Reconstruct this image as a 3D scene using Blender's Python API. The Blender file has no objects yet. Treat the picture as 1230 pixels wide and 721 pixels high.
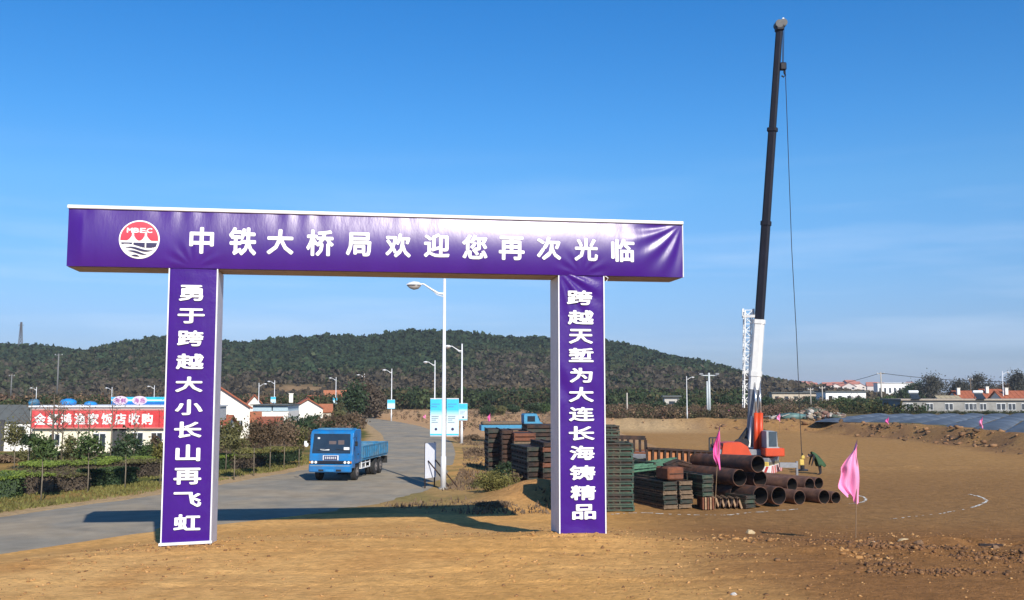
import bpy, math, random
import numpy as np
from mathutils import Vector, Matrix, noise, Quaternion
R = math.radians
rng = np.random.default_rng(7)
random.seed(7)
scn = bpy.context.scene
COL = scn.collection
# ------------------------------------------------------------------ camera
F = 1200.0; W0, H0 = 1230.0, 721.0; PITCH = math.atan((470 - H0 / 2) / F); CAMZ = 4.4
cd = bpy.data.cameras.new("camera"); cam = bpy.data.objects.new("camera", cd); COL.objects.link(cam)
cam.location = (0, 0, CAMZ); cam.rotation_euler = (R(90) + PITCH, 0, 0)
cd.sensor_width = 36; cd.lens = 36 * F / W0; cd.clip_start = .1; cd.clip_end = 9000
scn.camera = cam
# ------------------------------------------------------------------ sky, sun, exposure
SUN = Vector((.565, -1.53, 1.0)).normalized()
scn.view_settings.view_transform = 'Standard'; scn.view_settings.look = 'None'
scn.view_settings.exposure = 0.42; scn.view_settings.gamma = 1
w = bpy.data.worlds.new("World"); scn.world = w; w.use_nodes = True
nt = w.node_tree; nt.nodes.clear()
def N(nt, typ, **k):
    n = nt.nodes.new(typ)
    for a, b in k.items(): setattr(n, a, b)
    return n
sky = N(nt, 'ShaderNodeTexSky', sky_type='NISHITA', sun_disc=False, sun_elevation=math.asin(SUN.z),
        sun_rotation=math.atan2(SUN.x, SUN.y), altitude=0, air_density=1.0, dust_density=.25, ozone_density=5.0)
hsv = N(nt, 'ShaderNodeHueSaturation'); hsv.inputs['Saturation'].default_value = 1.22; hsv.inputs['Value'].default_value = 1.0
tc = N(nt, 'ShaderNodeTexCoord'); mp = N(nt, 'ShaderNodeMapping'); mp.inputs['Scale'].default_value = (1.6, 1.6, 16)
cn = N(nt, 'ShaderNodeTexNoise'); cn.inputs['Scale'].default_value = 2.2; cn.inputs['Detail'].default_value = 5; cn.inputs['Roughness'].default_value = .5
cr = N(nt, 'ShaderNodeValToRGB'); cr.color_ramp.elements[0].position = .47; cr.color_ramp.elements[1].position = .8
sx = N(nt, 'ShaderNodeSeparateXYZ')
zr = N(nt, 'ShaderNodeValToRGB')      # thin streaks of cloud only low over the horizon
e = zr.color_ramp.elements; e[0].position = 0.0; e[0].color = (0, 0, 0, 1); e[1].position = .04; e[1].color = (1, 1, 1, 1)
a_ = e.new(.12); a_.color = (.8, .8, .8, 1); a_ = e.new(.24); a_.color = (0, 0, 0, 1)
mu = N(nt, 'ShaderNodeMath', operation='MULTIPLY'); mu2 = N(nt, 'ShaderNodeMath', operation='MULTIPLY'); mu2.inputs[1].default_value = .38
mix = N(nt, 'ShaderNodeMixRGB'); mix.inputs['Color2'].default_value = (5.2, 6.2, 7.6, 1)
bg = N(nt, 'ShaderNodeBackground'); bg.inputs['Strength'].default_value = .115
out = N(nt, 'ShaderNodeOutputWorld'); L = nt.links.new
tr = N(nt, 'ShaderNodeValToRGB'); te = tr.color_ramp.elements        # clear autumn air: deeper blue aloft, unseen zenith dimmed further to cut the fill light in shadows, soft blue instead of glare at the horizon, the same in every direction
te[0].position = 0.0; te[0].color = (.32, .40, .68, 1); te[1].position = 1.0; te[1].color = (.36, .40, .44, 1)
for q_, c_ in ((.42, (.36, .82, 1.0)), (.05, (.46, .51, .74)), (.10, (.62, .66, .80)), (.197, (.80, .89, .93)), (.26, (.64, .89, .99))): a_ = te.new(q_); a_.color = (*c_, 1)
tm = N(nt, 'ShaderNodeMixRGB', blend_type='MULTIPLY'); tm.inputs['Fac'].default_value = 1
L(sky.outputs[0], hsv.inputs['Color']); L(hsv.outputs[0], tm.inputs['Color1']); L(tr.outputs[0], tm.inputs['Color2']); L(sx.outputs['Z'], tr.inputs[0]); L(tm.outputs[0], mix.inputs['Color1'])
L(tc.outputs['Generated'], mp.inputs['Vector']); L(mp.outputs[0], cn.inputs['Vector']); L(cn.outputs['Fac'], cr.inputs[0])
L(tc.outputs['Generated'], sx.inputs[0]); L(sx.outputs['Z'], zr.inputs[0])
L(cr.outputs[0], mu.inputs[0]); L(zr.outputs[0], mu.inputs[1]); L(mu.outputs[0], mu2.inputs[0]); L(mu2.outputs[0], mix.inputs['Fac'])
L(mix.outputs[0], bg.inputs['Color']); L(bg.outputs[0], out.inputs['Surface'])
sd = bpy.data.lights.new("sun", 'SUN'); so = bpy.data.objects.new("sun", sd); COL.objects.link(so)
sd.energy = 4.2; sd.angle = R(.5); sd.color = (1.0, .93, .82)
so.rotation_euler = SUN.to_track_quat('Z', 'Y').to_euler(); so.location = (30, -60, 60)

# ------------------------------------------------------------------ pixel -> world helpers
CP, SP = math.cos(PITCH), math.sin(PITCH)
def ray(px, py):
    u = (px - W0 / 2) / F; v = (H0 / 2 - py) / F
    return Vector((u, CP - v * SP, SP + v * CP))
def P(px, py, z=-.2):
    d = ray(px, py); t = (z - CAMZ) / d.z
    return Vector((d.x * t, d.y * t, z))
def D(px, py, Y):
    d = ray(px, py); t = Y / d.y
    return Vector((d.x * t, Y, CAMZ + d.z * t))
def XZ(px, py, Y): p = D(px, py, Y); return p.x, p.z

# ------------------------------------------------------------------ materials
MATS = {}
def mat(name, col, rough=.7, metal=0, var=.15, scale=6, bump=0, bscale=None, spec=.5, col2=None, patch=None, stretch=None, attr=False, coat=0, trans=0, bdist=.02, detail=6):
    if name in MATS: return MATS[name]
    m = bpy.data.materials.new(name); m.use_nodes = True; nt = m.node_tree; b = nt.nodes['Principled BSDF']; L = nt.links.new
    b.inputs['Roughness'].default_value = rough; b.inputs['Metallic'].default_value = metal
    b.inputs['Specular IOR Level'].default_value = spec; b.inputs['Coat Weight'].default_value = coat
    b.inputs['Transmission Weight'].default_value = trans
    tc = N(nt, 'ShaderNodeTexCoord'); vec = tc.outputs['Object']
    if stretch:
        mp = N(nt, 'ShaderNodeMapping'); mp.inputs['Scale'].default_value = stretch; L(vec, mp.inputs[0]); vec = mp.outputs[0]
    n = N(nt, 'ShaderNodeTexNoise'); n.inputs['Scale'].default_value = scale; n.inputs['Detail'].default_value = detail; n.inputs['Roughness'].default_value = .65; L(vec, n.inputs['Vector'])
    rp = N(nt, 'ShaderNodeMapRange'); rp.inputs['From Min'].default_value = .3; rp.inputs['From Max'].default_value = .7
    rp.inputs['To Min'].default_value = 1 - var; rp.inputs['To Max'].default_value = 1 + var; L(n.outputs['Fac'], rp.inputs['Value'])
    base = None
    if attr:
        at = N(nt, 'ShaderNodeAttribute', attribute_name='Col'); base = at.outputs['Color']
    if col2 is not None:
        n2 = N(nt, 'ShaderNodeTexNoise'); n2.inputs['Scale'].default_value = patch or scale * .3; n2.inputs['Detail'].default_value = 7; n2.inputs['Roughness'].default_value = .6; L(vec, n2.inputs['Vector'])
        r2 = N(nt, 'ShaderNodeMapRange'); r2.inputs['From Min'].default_value = .42; r2.inputs['From Max'].default_value = .6; L(n2.outputs['Fac'], r2.inputs['Value'])
        mx = N(nt, 'ShaderNodeMixRGB'); mx.inputs['Color1'].default_value = (*col, 1); mx.inputs['Color2'].default_value = (*col2, 1); L(r2.outputs[0], mx.inputs['Fac'])
        if base: L(base, mx.inputs['Color1'])
        base = mx.outputs[0]
    vm = N(nt, 'ShaderNodeVectorMath', operation='SCALE'); vm.inputs[0].default_value = col
    if base: L(base, vm.inputs[0])
    L(rp.outputs[0], vm.inputs['Scale']); L(vm.outputs[0], b.inputs['Base Color'])
    if bump:
        nb = N(nt, 'ShaderNodeTexNoise'); nb.inputs['Scale'].default_value = bscale or scale * 3; nb.inputs['Detail'].default_value = 8; nb.inputs['Roughness'].default_value = .65; L(vec, nb.inputs['Vector'])
        bp = N(nt, 'ShaderNodeBump'); bp.inputs['Strength'].default_value = bump; bp.inputs['Distance'].default_value = bdist
        L(nb.outputs['Fac'], bp.inputs['Height']); L(bp.outputs[0], b.inputs['Normal'])
    MATS[name] = m; return m

white_paint = mat('white_paint', (.78, .79, .80), .45, var=.06, scale=3)
pole_paint = mat('lamp_pole_paint', (.74, .75, .77), .4, var=.08, scale=2)
plaster = mat('white_plaster', (.78, .74, .66), .9, var=.08, scale=1.2, bump=.2)
rust = mat('rusty_steel', (.075, .043, .034), .75, .2, var=.4, scale=3, bump=.4, bscale=25, col2=(.16, .07, .04), patch=2.5)
rust_dark = mat('dark_rusty_steel', (.024, .018, .017), .8, .2, var=.35, scale=4, bump=.3, col2=(.06, .03, .02), patch=2)
rust_red = mat('red_brown_steel', (.19, .065, .03), .8, .1, var=.35, scale=5, bump=.3, col2=(.15, .06, .035))
green_steel = mat('green_painted_steel', (.034, .082, .056), .65, .1, var=.4, scale=6, bump=.3, col2=(.07, .06, .04), patch=3)
dgreen_steel = mat('dark_green_steel', (.022, .040, .031), .65, .1, var=.4, scale=6, bump=.3, col2=(.045, .03, .022), patch=3)
wood = mat('weathered_timber', (.16, .11, .07), .9, var=.4, scale=8, bump=.4)
asphalt = mat('asphalt', (.27, .245, .20), .92, spec=.12, var=.18, scale=.9, bump=.35, bscale=60, col2=(.35, .29, .21), patch=.25, bdist=.006)
leaf_green = mat('leaf_green', (.05, .085, .02), .7, var=.45, scale=1.5)
leaf_dark = mat('leaf_dark_green', (.022, .045, .014), .7, var=.4, scale=1.5)
leaf_bright = mat('leaf_bright_green', (.135, .19, .025), .7, var=.3, scale=1.5)
leaf_red = mat('leaf_reddish_brown', (.085, .054, .027), .8, var=.5, scale=1.5)
leaf_olive = mat('leaf_olive', (.10, .095, .03), .8, var=.45, scale=1.5)
leaf_dry = mat('leaf_dry_brown', (.15, .10, .06), .85, var=.4, scale=1.5)
leaf_purple = mat('leaf_purple_brown', (.078, .058, .040), .8, var=.4, scale=1.5)
leaf_grey = mat('leaf_grey_green', (.055, .055, .042), .85, var=.4, scale=1.5)
leaf_yg = mat('leaf_yellow_green', (.14, .13, .03), .8, var=.4, scale=1.5)
bark = mat('bark', (.13, .10, .075), .95, var=.35, scale=12, bump=.4)
pale_bark = mat('pale_bark', (.20, .165, .12), .9, var=.25, scale=10, bump=.3)
concrete = mat('concrete', (.36, .34, .31), .9, var=.15, scale=4, bump=.3)
black = mat('black_rubber', (.02, .02, .021), .8, var=.3, scale=10, bump=.2)
dark_metal = mat('dark_metal', (.035, .036, .04), .5, .5, var=.3, scale=8)
glass_dark = mat('dark_glass', (.02, .03, .045), .08, 0, var=.2, scale=2, spec=.8)
roof_red = mat('red_roof_tile', (.33, .10, .05), .85, var=.25, scale=3)
roof_orange = mat('orange_roof_tile', (.42, .15, .07), .85, var=.25, scale=3)
roof_grey = mat('grey_roof_tile', (.10, .11, .11), .85, var=.2, scale=3)
roof_dark = mat('dark_roof', (.06, .06, .065), .85, var=.2, scale=3)
rope_mat = mat('steel_rope', (.04, .04, .045), .6, .4, var=.1)

# ------------------------------------------------------------------ mesh builder
class MB:
    def __init__(s): s.v = []; s.f = []; s.m = []; s.cur = 0
    def add(s, vs, fs, M=None):
        o = len(s.v)
        s.v += [tuple((M @ Vector(p)) if M else p) for p in vs]
        s.f += [tuple(i + o for i in f) for f in fs]; s.m += [s.cur] * len(fs); return s
    def box(s, c, d, rot=None, bev=0):
        x, y, z = d[0] / 2, d[1] / 2, d[2] / 2
        if bev:
            b = min(bev, x * .9, y * .9, z * .9); vs = []
            for sx in (-1, 1):
                for sy in (-1, 1):
                    for sz in (-1, 1): vs += [(sx * (x - b), sy * (y - b), sz * z), (sx * (x - b), sy * y, sz * (z - b)), (sx * x, sy * (y - b), sz * (z - b))]
            M = Matrix.Translation(c) @ (rot.to_4x4() if rot else Matrix())
            import bmesh
            bm = bmesh.new()
            for p in vs: bm.verts.new(p)
            bmesh.ops.convex_hull(bm, input=bm.verts); bmesh.ops.dissolve_limit(bm, angle_limit=.02, verts=bm.verts, edges=bm.edges)
            bm.verts.index_update(); r = ([v.co.copy() for v in bm.verts], [[v.index for v in f.verts] for f in bm.faces]); bm.free()
            return s.add(r[0], r[1], M)
        vs = [(-x, -y, -z), (x, -y, -z), (x, y, -z), (-x, y, -z), (-x, -y, z), (x, -y, z), (x, y, z), (-x, y, z)]
        fs = [(0, 3, 2, 1), (4, 5, 6, 7), (0, 1, 5, 4), (1, 2, 6, 5), (2, 3, 7, 6), (3, 0, 4, 7)]
        return s.add(vs, fs, Matrix.Translation(c) @ (rot.to_4x4() if rot else Matrix()))
    def bar(s, a, b, wd, ht=None):                       # square bar between two points
        a, b = Vector(a), Vector(b); d = b - a; ht = ht or wd
        q = d.to_track_quat('X', 'Z').to_matrix()
        return s.box((a + b) / 2, (d.length, wd, ht), q)
    def tube(s, pts, rad, n=8, cap=True):
        pts = [Vector(p) for p in pts]; rads = rad if isinstance(rad, (list, tuple)) else [rad] * len(pts); o = []
        for i, p in enumerate(pts):
            t = (pts[min(i + 1, len(pts) - 1)] - pts[max(i - 1, 0)]).normalized()
            up = Vector((0, 0, 1)) if abs(t.z) < .9 else Vector((1, 0, 0))
            a = t.cross(up).normalized(); b = t.cross(a)
            o += [p + (a * math.cos(2 * math.pi * k / n) + b * math.sin(2 * math.pi * k / n)) * rads[i] for k in range(n)]
        fs = [(i * n + k, i * n + (k + 1) % n, (i + 1) * n + (k + 1) % n, (i + 1) * n + k) for i in range(len(pts) - 1) for k in range(n)]
        if cap: fs += [tuple(range(n))[::-1], tuple((len(pts) - 1) * n + k for k in range(n))]
        return s.add(o, fs)
    def prism(s, poly, a, b):                            # poly of (x,z) between y=a and y=b
        n = len(poly)
        return s.add([(x, a, z) for x, z in poly] + [(x, b, z) for x, z in poly],
                     [tuple(range(n)), tuple(range(2 * n - 1, n - 1, -1))] + [(i, i + n, (i + 1) % n + n, (i + 1) % n) for i in range(n)])
    def build(s, name, m, parent=None, origin=None, smooth=False):
        me = bpy.data.meshes.new(name); v = s.v
        if origin is not None: v = [(p[0] - origin[0], p[1] - origin[1], p[2] - origin[2]) for p in v]
        me.from_pydata(v, [], s.f); me.update()
        return fin(me, name, m, parent, origin if parent is None else None, smooth, s.m)
def fin(me, name, m, parent=None, loc=None, smooth=False, mi=None):
    for q in (m if isinstance(m, (list, tuple)) else [m]): me.materials.append(q)
    if mi and max(mi) > 0: me.polygons.foreach_set('material_index', mi)
    if smooth: me.polygons.foreach_set('use_smooth', [True] * len(me.polygons))
    if smooth == 'auto':
        pass
    o = bpy.data.objects.new(name, me); COL.objects.link(o)
    if parent: o.parent = parent
    if loc is not None: o.location = loc
    return o
def tag(o, label=None, cat=None, group=None, kind=None):
    if label: o['label'] = label
    if cat: o['category'] = cat
    if group: o['group'] = group
    if kind: o['kind'] = kind
    return o
def thing(name, label, cat, loc=(0, 0, 0), rz=0, group=None):
    o = bpy.data.objects.new(name, None); COL.objects.link(o); o.location = loc; o.rotation_euler = (0, 0, rz); o.empty_display_size = .2
    return tag(o, label, cat, group)
KIDS = {}
def copy_tree(o, parent=None):
    c = o.copy(); COL.objects.link(c)
    if parent: c.parent = parent
    for ch in list(o.children): copy_tree(ch, c)
    return c
def place(o, loc, rz=None, label=None, sc=None):
    o.location = loc
    if rz is not None: o.rotation_euler = (0, 0, rz)
    if label: o['label'] = label
    if sc: o.scale = (sc, sc, sc) if not isinstance(sc, tuple) else sc
    return o
def np_mesh(name, v, f, cols=None):
    me = bpy.data.meshes.new(name); v = np.asarray(v, dtype=np.float32); f = np.asarray(f, dtype=np.int32)
    k = f.shape[1]; me.vertices.add(len(v)); me.vertices.foreach_set('co', v.ravel())
    me.loops.add(f.size); me.loops.foreach_set('vertex_index', f.ravel()); me.polygons.add(len(f))
    me.polygons.foreach_set('loop_start', np.arange(0, f.size, k, dtype=np.int32)); me.update(calc_edges=True)
    if cols is not None:
        at = me.attributes.new('Col', 'FLOAT_COLOR', 'POINT'); c = np.ones((len(v), 4), np.float32); c[:, :3] = cols; at.data.foreach_set('color', c.ravel())
    return me

# vectorised value noise (terrain)
def vnoise(x, y, sc, seed=0, oct=4):
    r = np.zeros_like(x, dtype=float); amp = 1; tot = 0
    for o in range(oct):
        X, Y = x / sc * 2 ** o, y / sc * 2 ** o; xi, yi = np.floor(X), np.floor(Y); fx, fy = X - xi, Y - yi
        def h(a, b):
            q = np.sin(a * 127.1 + b * 311.7 + seed * 74.7 + o * 19.3) * 43758.5453; return q - np.floor(q)
        u, v = fx * fx * (3 - 2 * fx), fy * fy * (3 - 2 * fy)
        r += amp * ((h(xi, yi) * (1 - u) + h(xi + 1, yi) * u) * (1 - v) + (h(xi, yi + 1) * (1 - u) + h(xi + 1, yi + 1) * u) * v)
        tot += amp; amp *= .5
    return r / tot - .5
def sdf(x, y, poly):      # signed distance to polygon, negative inside
    p = np.asarray(poly, float); d = np.full(x.shape, 1e18); ins = np.zeros(x.shape, bool)
    for i in range(len(p)):
        a, b = p[i - 1], p[i]; e = b - a; wx, wy = x - a[0], y - a[1]
        t = np.clip((wx * e[0] + wy * e[1]) / (e @ e), 0, 1); d = np.minimum(d, (wx - e[0] * t) ** 2 + (wy - e[1] * t) ** 2)
        c = ((a[1] <= y) & (b[1] > y)) | ((b[1] <= y) & (a[1] > y)); s = (wy * e[0] - wx * e[1]) * (1 if b[1] > a[1] else -1) > 0
        ins ^= c & s
    return np.where(ins, -1, 1) * np.sqrt(d)
ss = lambda a, b, x: (lambda t: t * t * (3 - 2 * t))(np.clip((x - a) / (b - a), 0, 1))

# ------------------------------------------------------------------ road edges (ground points)
LPX = [(-330, 668), (0, 621), (95, 607), (190, 594), (262, 582), (330, 570), (372, 562), (420, 549), (447, 538), (460, 530), (458, 522), (448, 514), (438, 507), (434, 503.5), (436, 501)]
RPX = [(-330, 735), (0, 667), (165, 642), (300, 627), (420, 613), (500, 598), (532, 580), (546, 560), (549, 545), (545, 533), (531, 521), (505, 512), (476, 506.5), (452, 503), (446, 500.8)]
LE = [P(*p) for p in LPX]; RE = [P(*p) for p in RPX]
ROADP = [(p.x, p.y) for p in LE] + [(p.x, p.y) for p in RE[::-1]]
PLAT = [(46, -80), (43, 40), (39, 66), (38.5, 97), (34, 112), (22, 115), (10, 119), (5, 150), (20, 340), (2500, 340), (2500, -80)]
def gz(x, y):
    x = np.asarray(x, float); y = np.asarray(y, float); z = np.full(x.shape, -.2)
    toe = np.interp(x, [-40, -14.3, -12.2, -9, -4, 3, 10, 30], [20, 28.6, 31, 33.8, 35.8, 36, 33.5, 32.5])
    tt = np.clip((toe - y) / 11.0, -.05, 1.05); z = z + .95 * (.72 * np.clip(tt, 0, 1) + .28 * ss(0, 1, tt))
    dr = sdf(x, y, ROADP)
    amp = ss(0, 2.5, dr) * np.where(x < -8, .35, 1) * (1 - ss(120, 300, y) * .6)
    z = z + vnoise(x, y, 5, 1, 5) * .22 * amp * (1 - .55 * ss(31, 36, y) * (1 - ss(70, 100, y)))
    z = z + vnoise(x, y, .9, 2, 3) * .07 * amp * (y < 60)
    for q in (0, 1.7, 4.6, 6.2):
        yt = 19.0 + q + .012 * (x + 3) ** 2 * (1 if q < 3 else -1) + .10 * x * (q > 3) + vnoise(x, y, 9, 50 + int(q), 2) * 1.2
        z = z - .02 * np.exp(-((y - yt) / .16) ** 2) + .012 * np.exp(-((y - yt - .26) / .1) ** 2)
    # rubble ridge at right foreground
    rg = np.exp(-((y - (27.5 - .1 * (x - 8))) / 1.6) ** 2) * ss(3, 9, x); z = z + rg * (.05 + vnoise(x, y, 1.4, 5, 4) * .8 * (vnoise(x, y, 4, 15, 2) > -.08))
    rg2 = np.exp(-((y - 23.2) / 1.0) ** 2) * ss(5.5, 7.5, x); z = z + rg2 * (vnoise(x, y, .9, 9, 4) * .65)
    # heap round right gate leg and behind it toward the bush
    z = z + .12 * np.exp(-(((x - 1.8) / 1.6) ** 2 + ((y - 26.4) / 1.3) ** 2)) + .08 * np.exp(-(((x + 7.8) / 1.4) ** 2 + ((y - 24.8) / 1.2) ** 2))
    z = z + (.75 + vnoise(x, y, 2, 4, 3) * .6) * np.exp(-(((x - 1.4) / 2.1) ** 2 + ((y - 44.0) / 2.4) ** 2))
    z = z + (.25 + vnoise(x, y, 1.2, 4, 3) * .8) * np.exp(-(((x - 23) / 5.5) ** 2 + ((y - 61) / 1.0) ** 2)) * .5
    dp = sdf(x, y, PLAT); lump = vnoise(x, y, 3, 8, 4)
    z = z + 1.25 * ss(1.0, -1.4, dp + lump * 4) + lump * 1.1 * np.exp(-(dp / 2.5) ** 2) * amp
    z = z + .3 * np.exp(-((dp - 0) / 3) ** 2) * ss(38, 30, x) * ss(150, 130, y)
    # inside road: pushed below the asphalt
    enc = np.clip(vnoise(x, y, 2.2, 11, 4) * 3.2, 0, 1.3) * np.where(x > np.interp(y, [20, 170], [-16, -6]), 1, .35)
    k = ss(-.05, -.45, dr + enc); z = np.where(dr < 1.2, np.maximum(z, -.185), z)
    return z * (1 - k) + (-.26) * k
def g1(x, y): return float(gz(np.array([x]), np.array([y]))[0])

def axis(fine0, fine1, st, lo, hi, gr=1.12, mx=60):
    a = list(np.arange(fine0, fine1, st)); s = st; x = a[-1]
    while x < hi: s = min(s * gr, mx); x += s; a.append(x)
    s = st; x = a[0]; pre = []
    while x > lo: s = min(s * gr, mx); x -= s; pre.append(x)
    return np.array(pre[::-1] + a)
xs = axis(-17, 19, .16, -3000, 3000, 1.05, 90)
ys = axis(15, 38, .12, -300, 5000, 1.022, 120)
XX, YY = np.meshgrid(xs, ys); ZZ = gz(XX, YY)
nx, ny = len(xs), len(ys)
idx = np.arange(nx * ny).reshape(ny, nx)
quads = np.stack([idx[:-1, :-1], idx[:-1, 1:], idx[1:, 1:], idx[1:, :-1]], -1).reshape(-1, 4)
# ground colours by place
def blend(c, col, k): return c * (1 - k[..., None]) + np.array(col) * k[..., None]
n1 = vnoise(XX, YY, 6, 21, 5); n2 = vnoise(XX, YY, 1.5, 22, 4); n3 = vnoise(XX, YY, 40, 23, 4)
cc = np.zeros(XX.shape + (3,)) + np.array((.66, .355, .115))
cc = blend(cc, (.74, .44, .17), np.clip(n1 * 2.2 + .2, 0, 1))
cc = blend(cc, (.50, .24, .075), np.clip(n2 * 1.8 - .05 + n1, 0, 1) * .8)
dr = sdf(XX, YY, ROADP); dp = sdf(XX, YY, PLAT)
left = dr + 0
isleft = (XX < np.interp(YY, [r.y for r in LE], [r.x for r in LE]) + 1) & (YY > 10)
cc = blend(cc, (.26, .125, .047), ss(1.5, 8, XX + n1 * 4) * .95 * ss(70, 45, YY)); cc = blend(cc, (.44, .22, .075), .35 * ss(6, 0, XX) * np.clip(vnoise(XX, YY * 3, 5, 61, 5) * 3, 0, 1) * (YY < 60))
cc = blend(cc, (.29, .165, .068), ss(31, 37, YY) * ss(2, 7, XX) * .75)                      # trodden pile yard
cc = blend(cc, (.22, .125, .065), np.exp(-(dp / 2.6) ** 2) * np.clip(.55 + n2 * 2.5, 0, 1) * (YY > 20))
cc = blend(cc, (.50, .36, .20), np.exp(-((dp - 1.0) / 4) ** 2) * ss(26, 16, XX) * ss(3, 8, XX) * (YY < 150) * .8)
grass = isleft * ss(.9, 1.7, dr + n2 * 2.0)
cc = blend(cc, (.135, .13, .045), grass * np.clip(.86 + n1 * 1.2, 0, 1)); cc = blend(cc, (.08, .105, .025), grass * np.clip(n2 * 3 + n1 * 2, 0, .8))
verge = isleft * (1 - ss(.9, 1.7, dr + n2 * 2.0)); cc = blend(cc, (.40, .30, .18), verge * .8)
far = ss(165, 230, YY) * (1 - ss(0, 1, (XX < -15) * 1.0)); cc = blend(cc, (.16, .135, .07), far * np.clip(.7 + n3 * 2, 0, 1))
cc = blend(cc, (.14, .12, .06), (dp < -3) * np.clip(.85 + n1, 0, 1) * 1.0)
fl = ss(75, 95, YY) * (XX < 12) * (XX > -30) * (~isleft | (YY > 160)) ; cc = blend(cc, (.48, .30, .17), fl * .8 * (1 - ss(330, 420, YY)))
rs = (~isleft) * ss(.2, -2.0, XX + n2) * (YY > 38) * (YY < 100); cc = blend(cc, (.38, .25, .105), rs * np.clip(.5 + n1 * 2, 0, 1)); cc = blend(cc, (.22, .19, .07), rs * np.clip(n2 * 4 + n1, 0, .7)); cc = blend(cc, (.42, .22, .085), np.exp(-((XX - 1.2) / 3) ** 2 - ((YY - 43.5) / 3.5) ** 2) * .9)
me = np_mesh('ground', np.stack([XX, YY, ZZ], -1).reshape(-1, 3), quads, cc.reshape(-1, 3))
ground_mat = mat('bare_earth', (.4, .25, .12), .95, var=.25, scale=3.5, bump=.9, bscale=9, attr=True, spec=.05, bdist=.08, detail=9)
tag(fin(me, 'ground', ground_mat, smooth=True), kind='structure')

# road strip
vs = []; nc = 10
def resample(pts, n=140):
    pts = [Vector(p) for p in pts]; d = [0]
    for i in range(1, len(pts)): d.append(d[-1] + (pts[i] - pts[i - 1]).length)
    t = np.linspace(0, 1, n) ** 1.0 * d[-1]
    return np.stack([np.interp(t, d, [p[k] for p in pts]) for k in range(3)], -1)
# pair the edge points knot by knot so that both sides bend together
def knots(pts, per=10):
    o = []
    for i in range(len(pts) - 1):
        p0, p1, p2, p3 = pts[max(i - 1, 0)], pts[i], pts[i + 1], pts[min(i + 2, len(pts) - 1)]
        for k in range(per):
            t = k / per; o.append(.5 * ((2 * p1) + (-p0 + p2) * t + (2 * p0 - 5 * p1 + 4 * p2 - p3) * t * t + (-p0 + 3 * p1 - 3 * p2 + p3) * t ** 3))
    o.append(pts[-1]); return o
LL, RR = knots(LE), knots(RE)
for a, b in zip(LL, RR):
    for k in range(nc + 1):
        t = k / nc; p = a.lerp(b, t); vs.append((p.x, p.y, -.2 + .05 * (1 - (2 * t - 1) ** 2)))
fs = [(i * (nc + 1) + k, i * (nc + 1) + k + 1, (i + 1) * (nc + 1) + k + 1, (i + 1) * (nc + 1) + k) for i in range(len(LL) - 1) for k in range(nc)]
b = MB(); b.add(vs, fs); tag(b.build('road', asphalt, smooth=True), kind='structure')

# ------------------------------------------------------------------ hills
RPXY = [(-700, 425), (-400, 418), (-200, 420), (0, 414), (50, 416), (85, 422), (110, 422), (140, 413), (200, 403), (263, 411), (300, 412), (340, 406), (400, 403), (440, 404), (500, 397), (560, 399), (600, 405), (670, 406), (727, 409), (760, 415), (800, 426), (850, 436), (890, 446), (920, 457), (945, 466), (1000, 476), (1100, 480)]
RY = 640.
rxs = [D(px, py, RY).x for px, py in RPXY]; rzs = [max(D(px, py, RY).z - 2.5, 0) for px, py in RPXY]
def hz(x, y):
    top = np.interp(x, rxs, rzs); t = np.clip((y - 330) / (RY - 330), 0, 1)
    prof = np.where(y < RY, .12 * t + .88 * t ** 1.5, 1 - ss(RY, RY + 320, y))
    return -3 + (top + 3) * prof + (vnoise(x, y, 90, 31, 4) * 9 * np.sin(np.clip(t, 0, 1) * np.pi) * (y < RY)) * np.clip(top / 20, 0, 1)
hx = np.arange(-760, 330, 9.); hy = np.arange(320, 980, 9.)
HX, HY = np.meshgrid(hx, hy); HZ = hz(HX, HY)
def hillcol(x, y):
    t = (y - 330) / (RY - 330); c = np.zeros(x.shape + (3,)) + np.array((.055, .05, .03))
    return c, t
m1 = vnoise(HX, HY, 60, 33, 4); hc, ht = hillcol(HX, HY)
hc = blend(hc, (.035, .045, .02), np.clip(m1 * 3 + .2, 0, 1)); hc = blend(hc, (.30, .19, .10), np.clip((vnoise(HX, HY * 2.2, 45, 35, 3) - .12) * 8, 0, 1) * ss(.62, .3, ht))
hidx = np.arange(HX.size).reshape(HX.shape)
hq = np.stack([hidx[:-1, :-1], hidx[:-1, 1:], hidx[1:, 1:], hidx[1:, :-1]], -1).reshape(-1, 4)
hill_mat = mat('hill_earth_and_scrub', (.1, .1, .05), .95, var=.4, scale=.15, attr=True, bump=.6, bscale=.6, spec=.1, bdist=.8)
tag(fin(np_mesh('hill', np.stack([HX, HY, HZ], -1).reshape(-1, 3), hq, hc.reshape(-1, 3)), 'hill', hill_mat, smooth=True), kind='structure')

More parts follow.
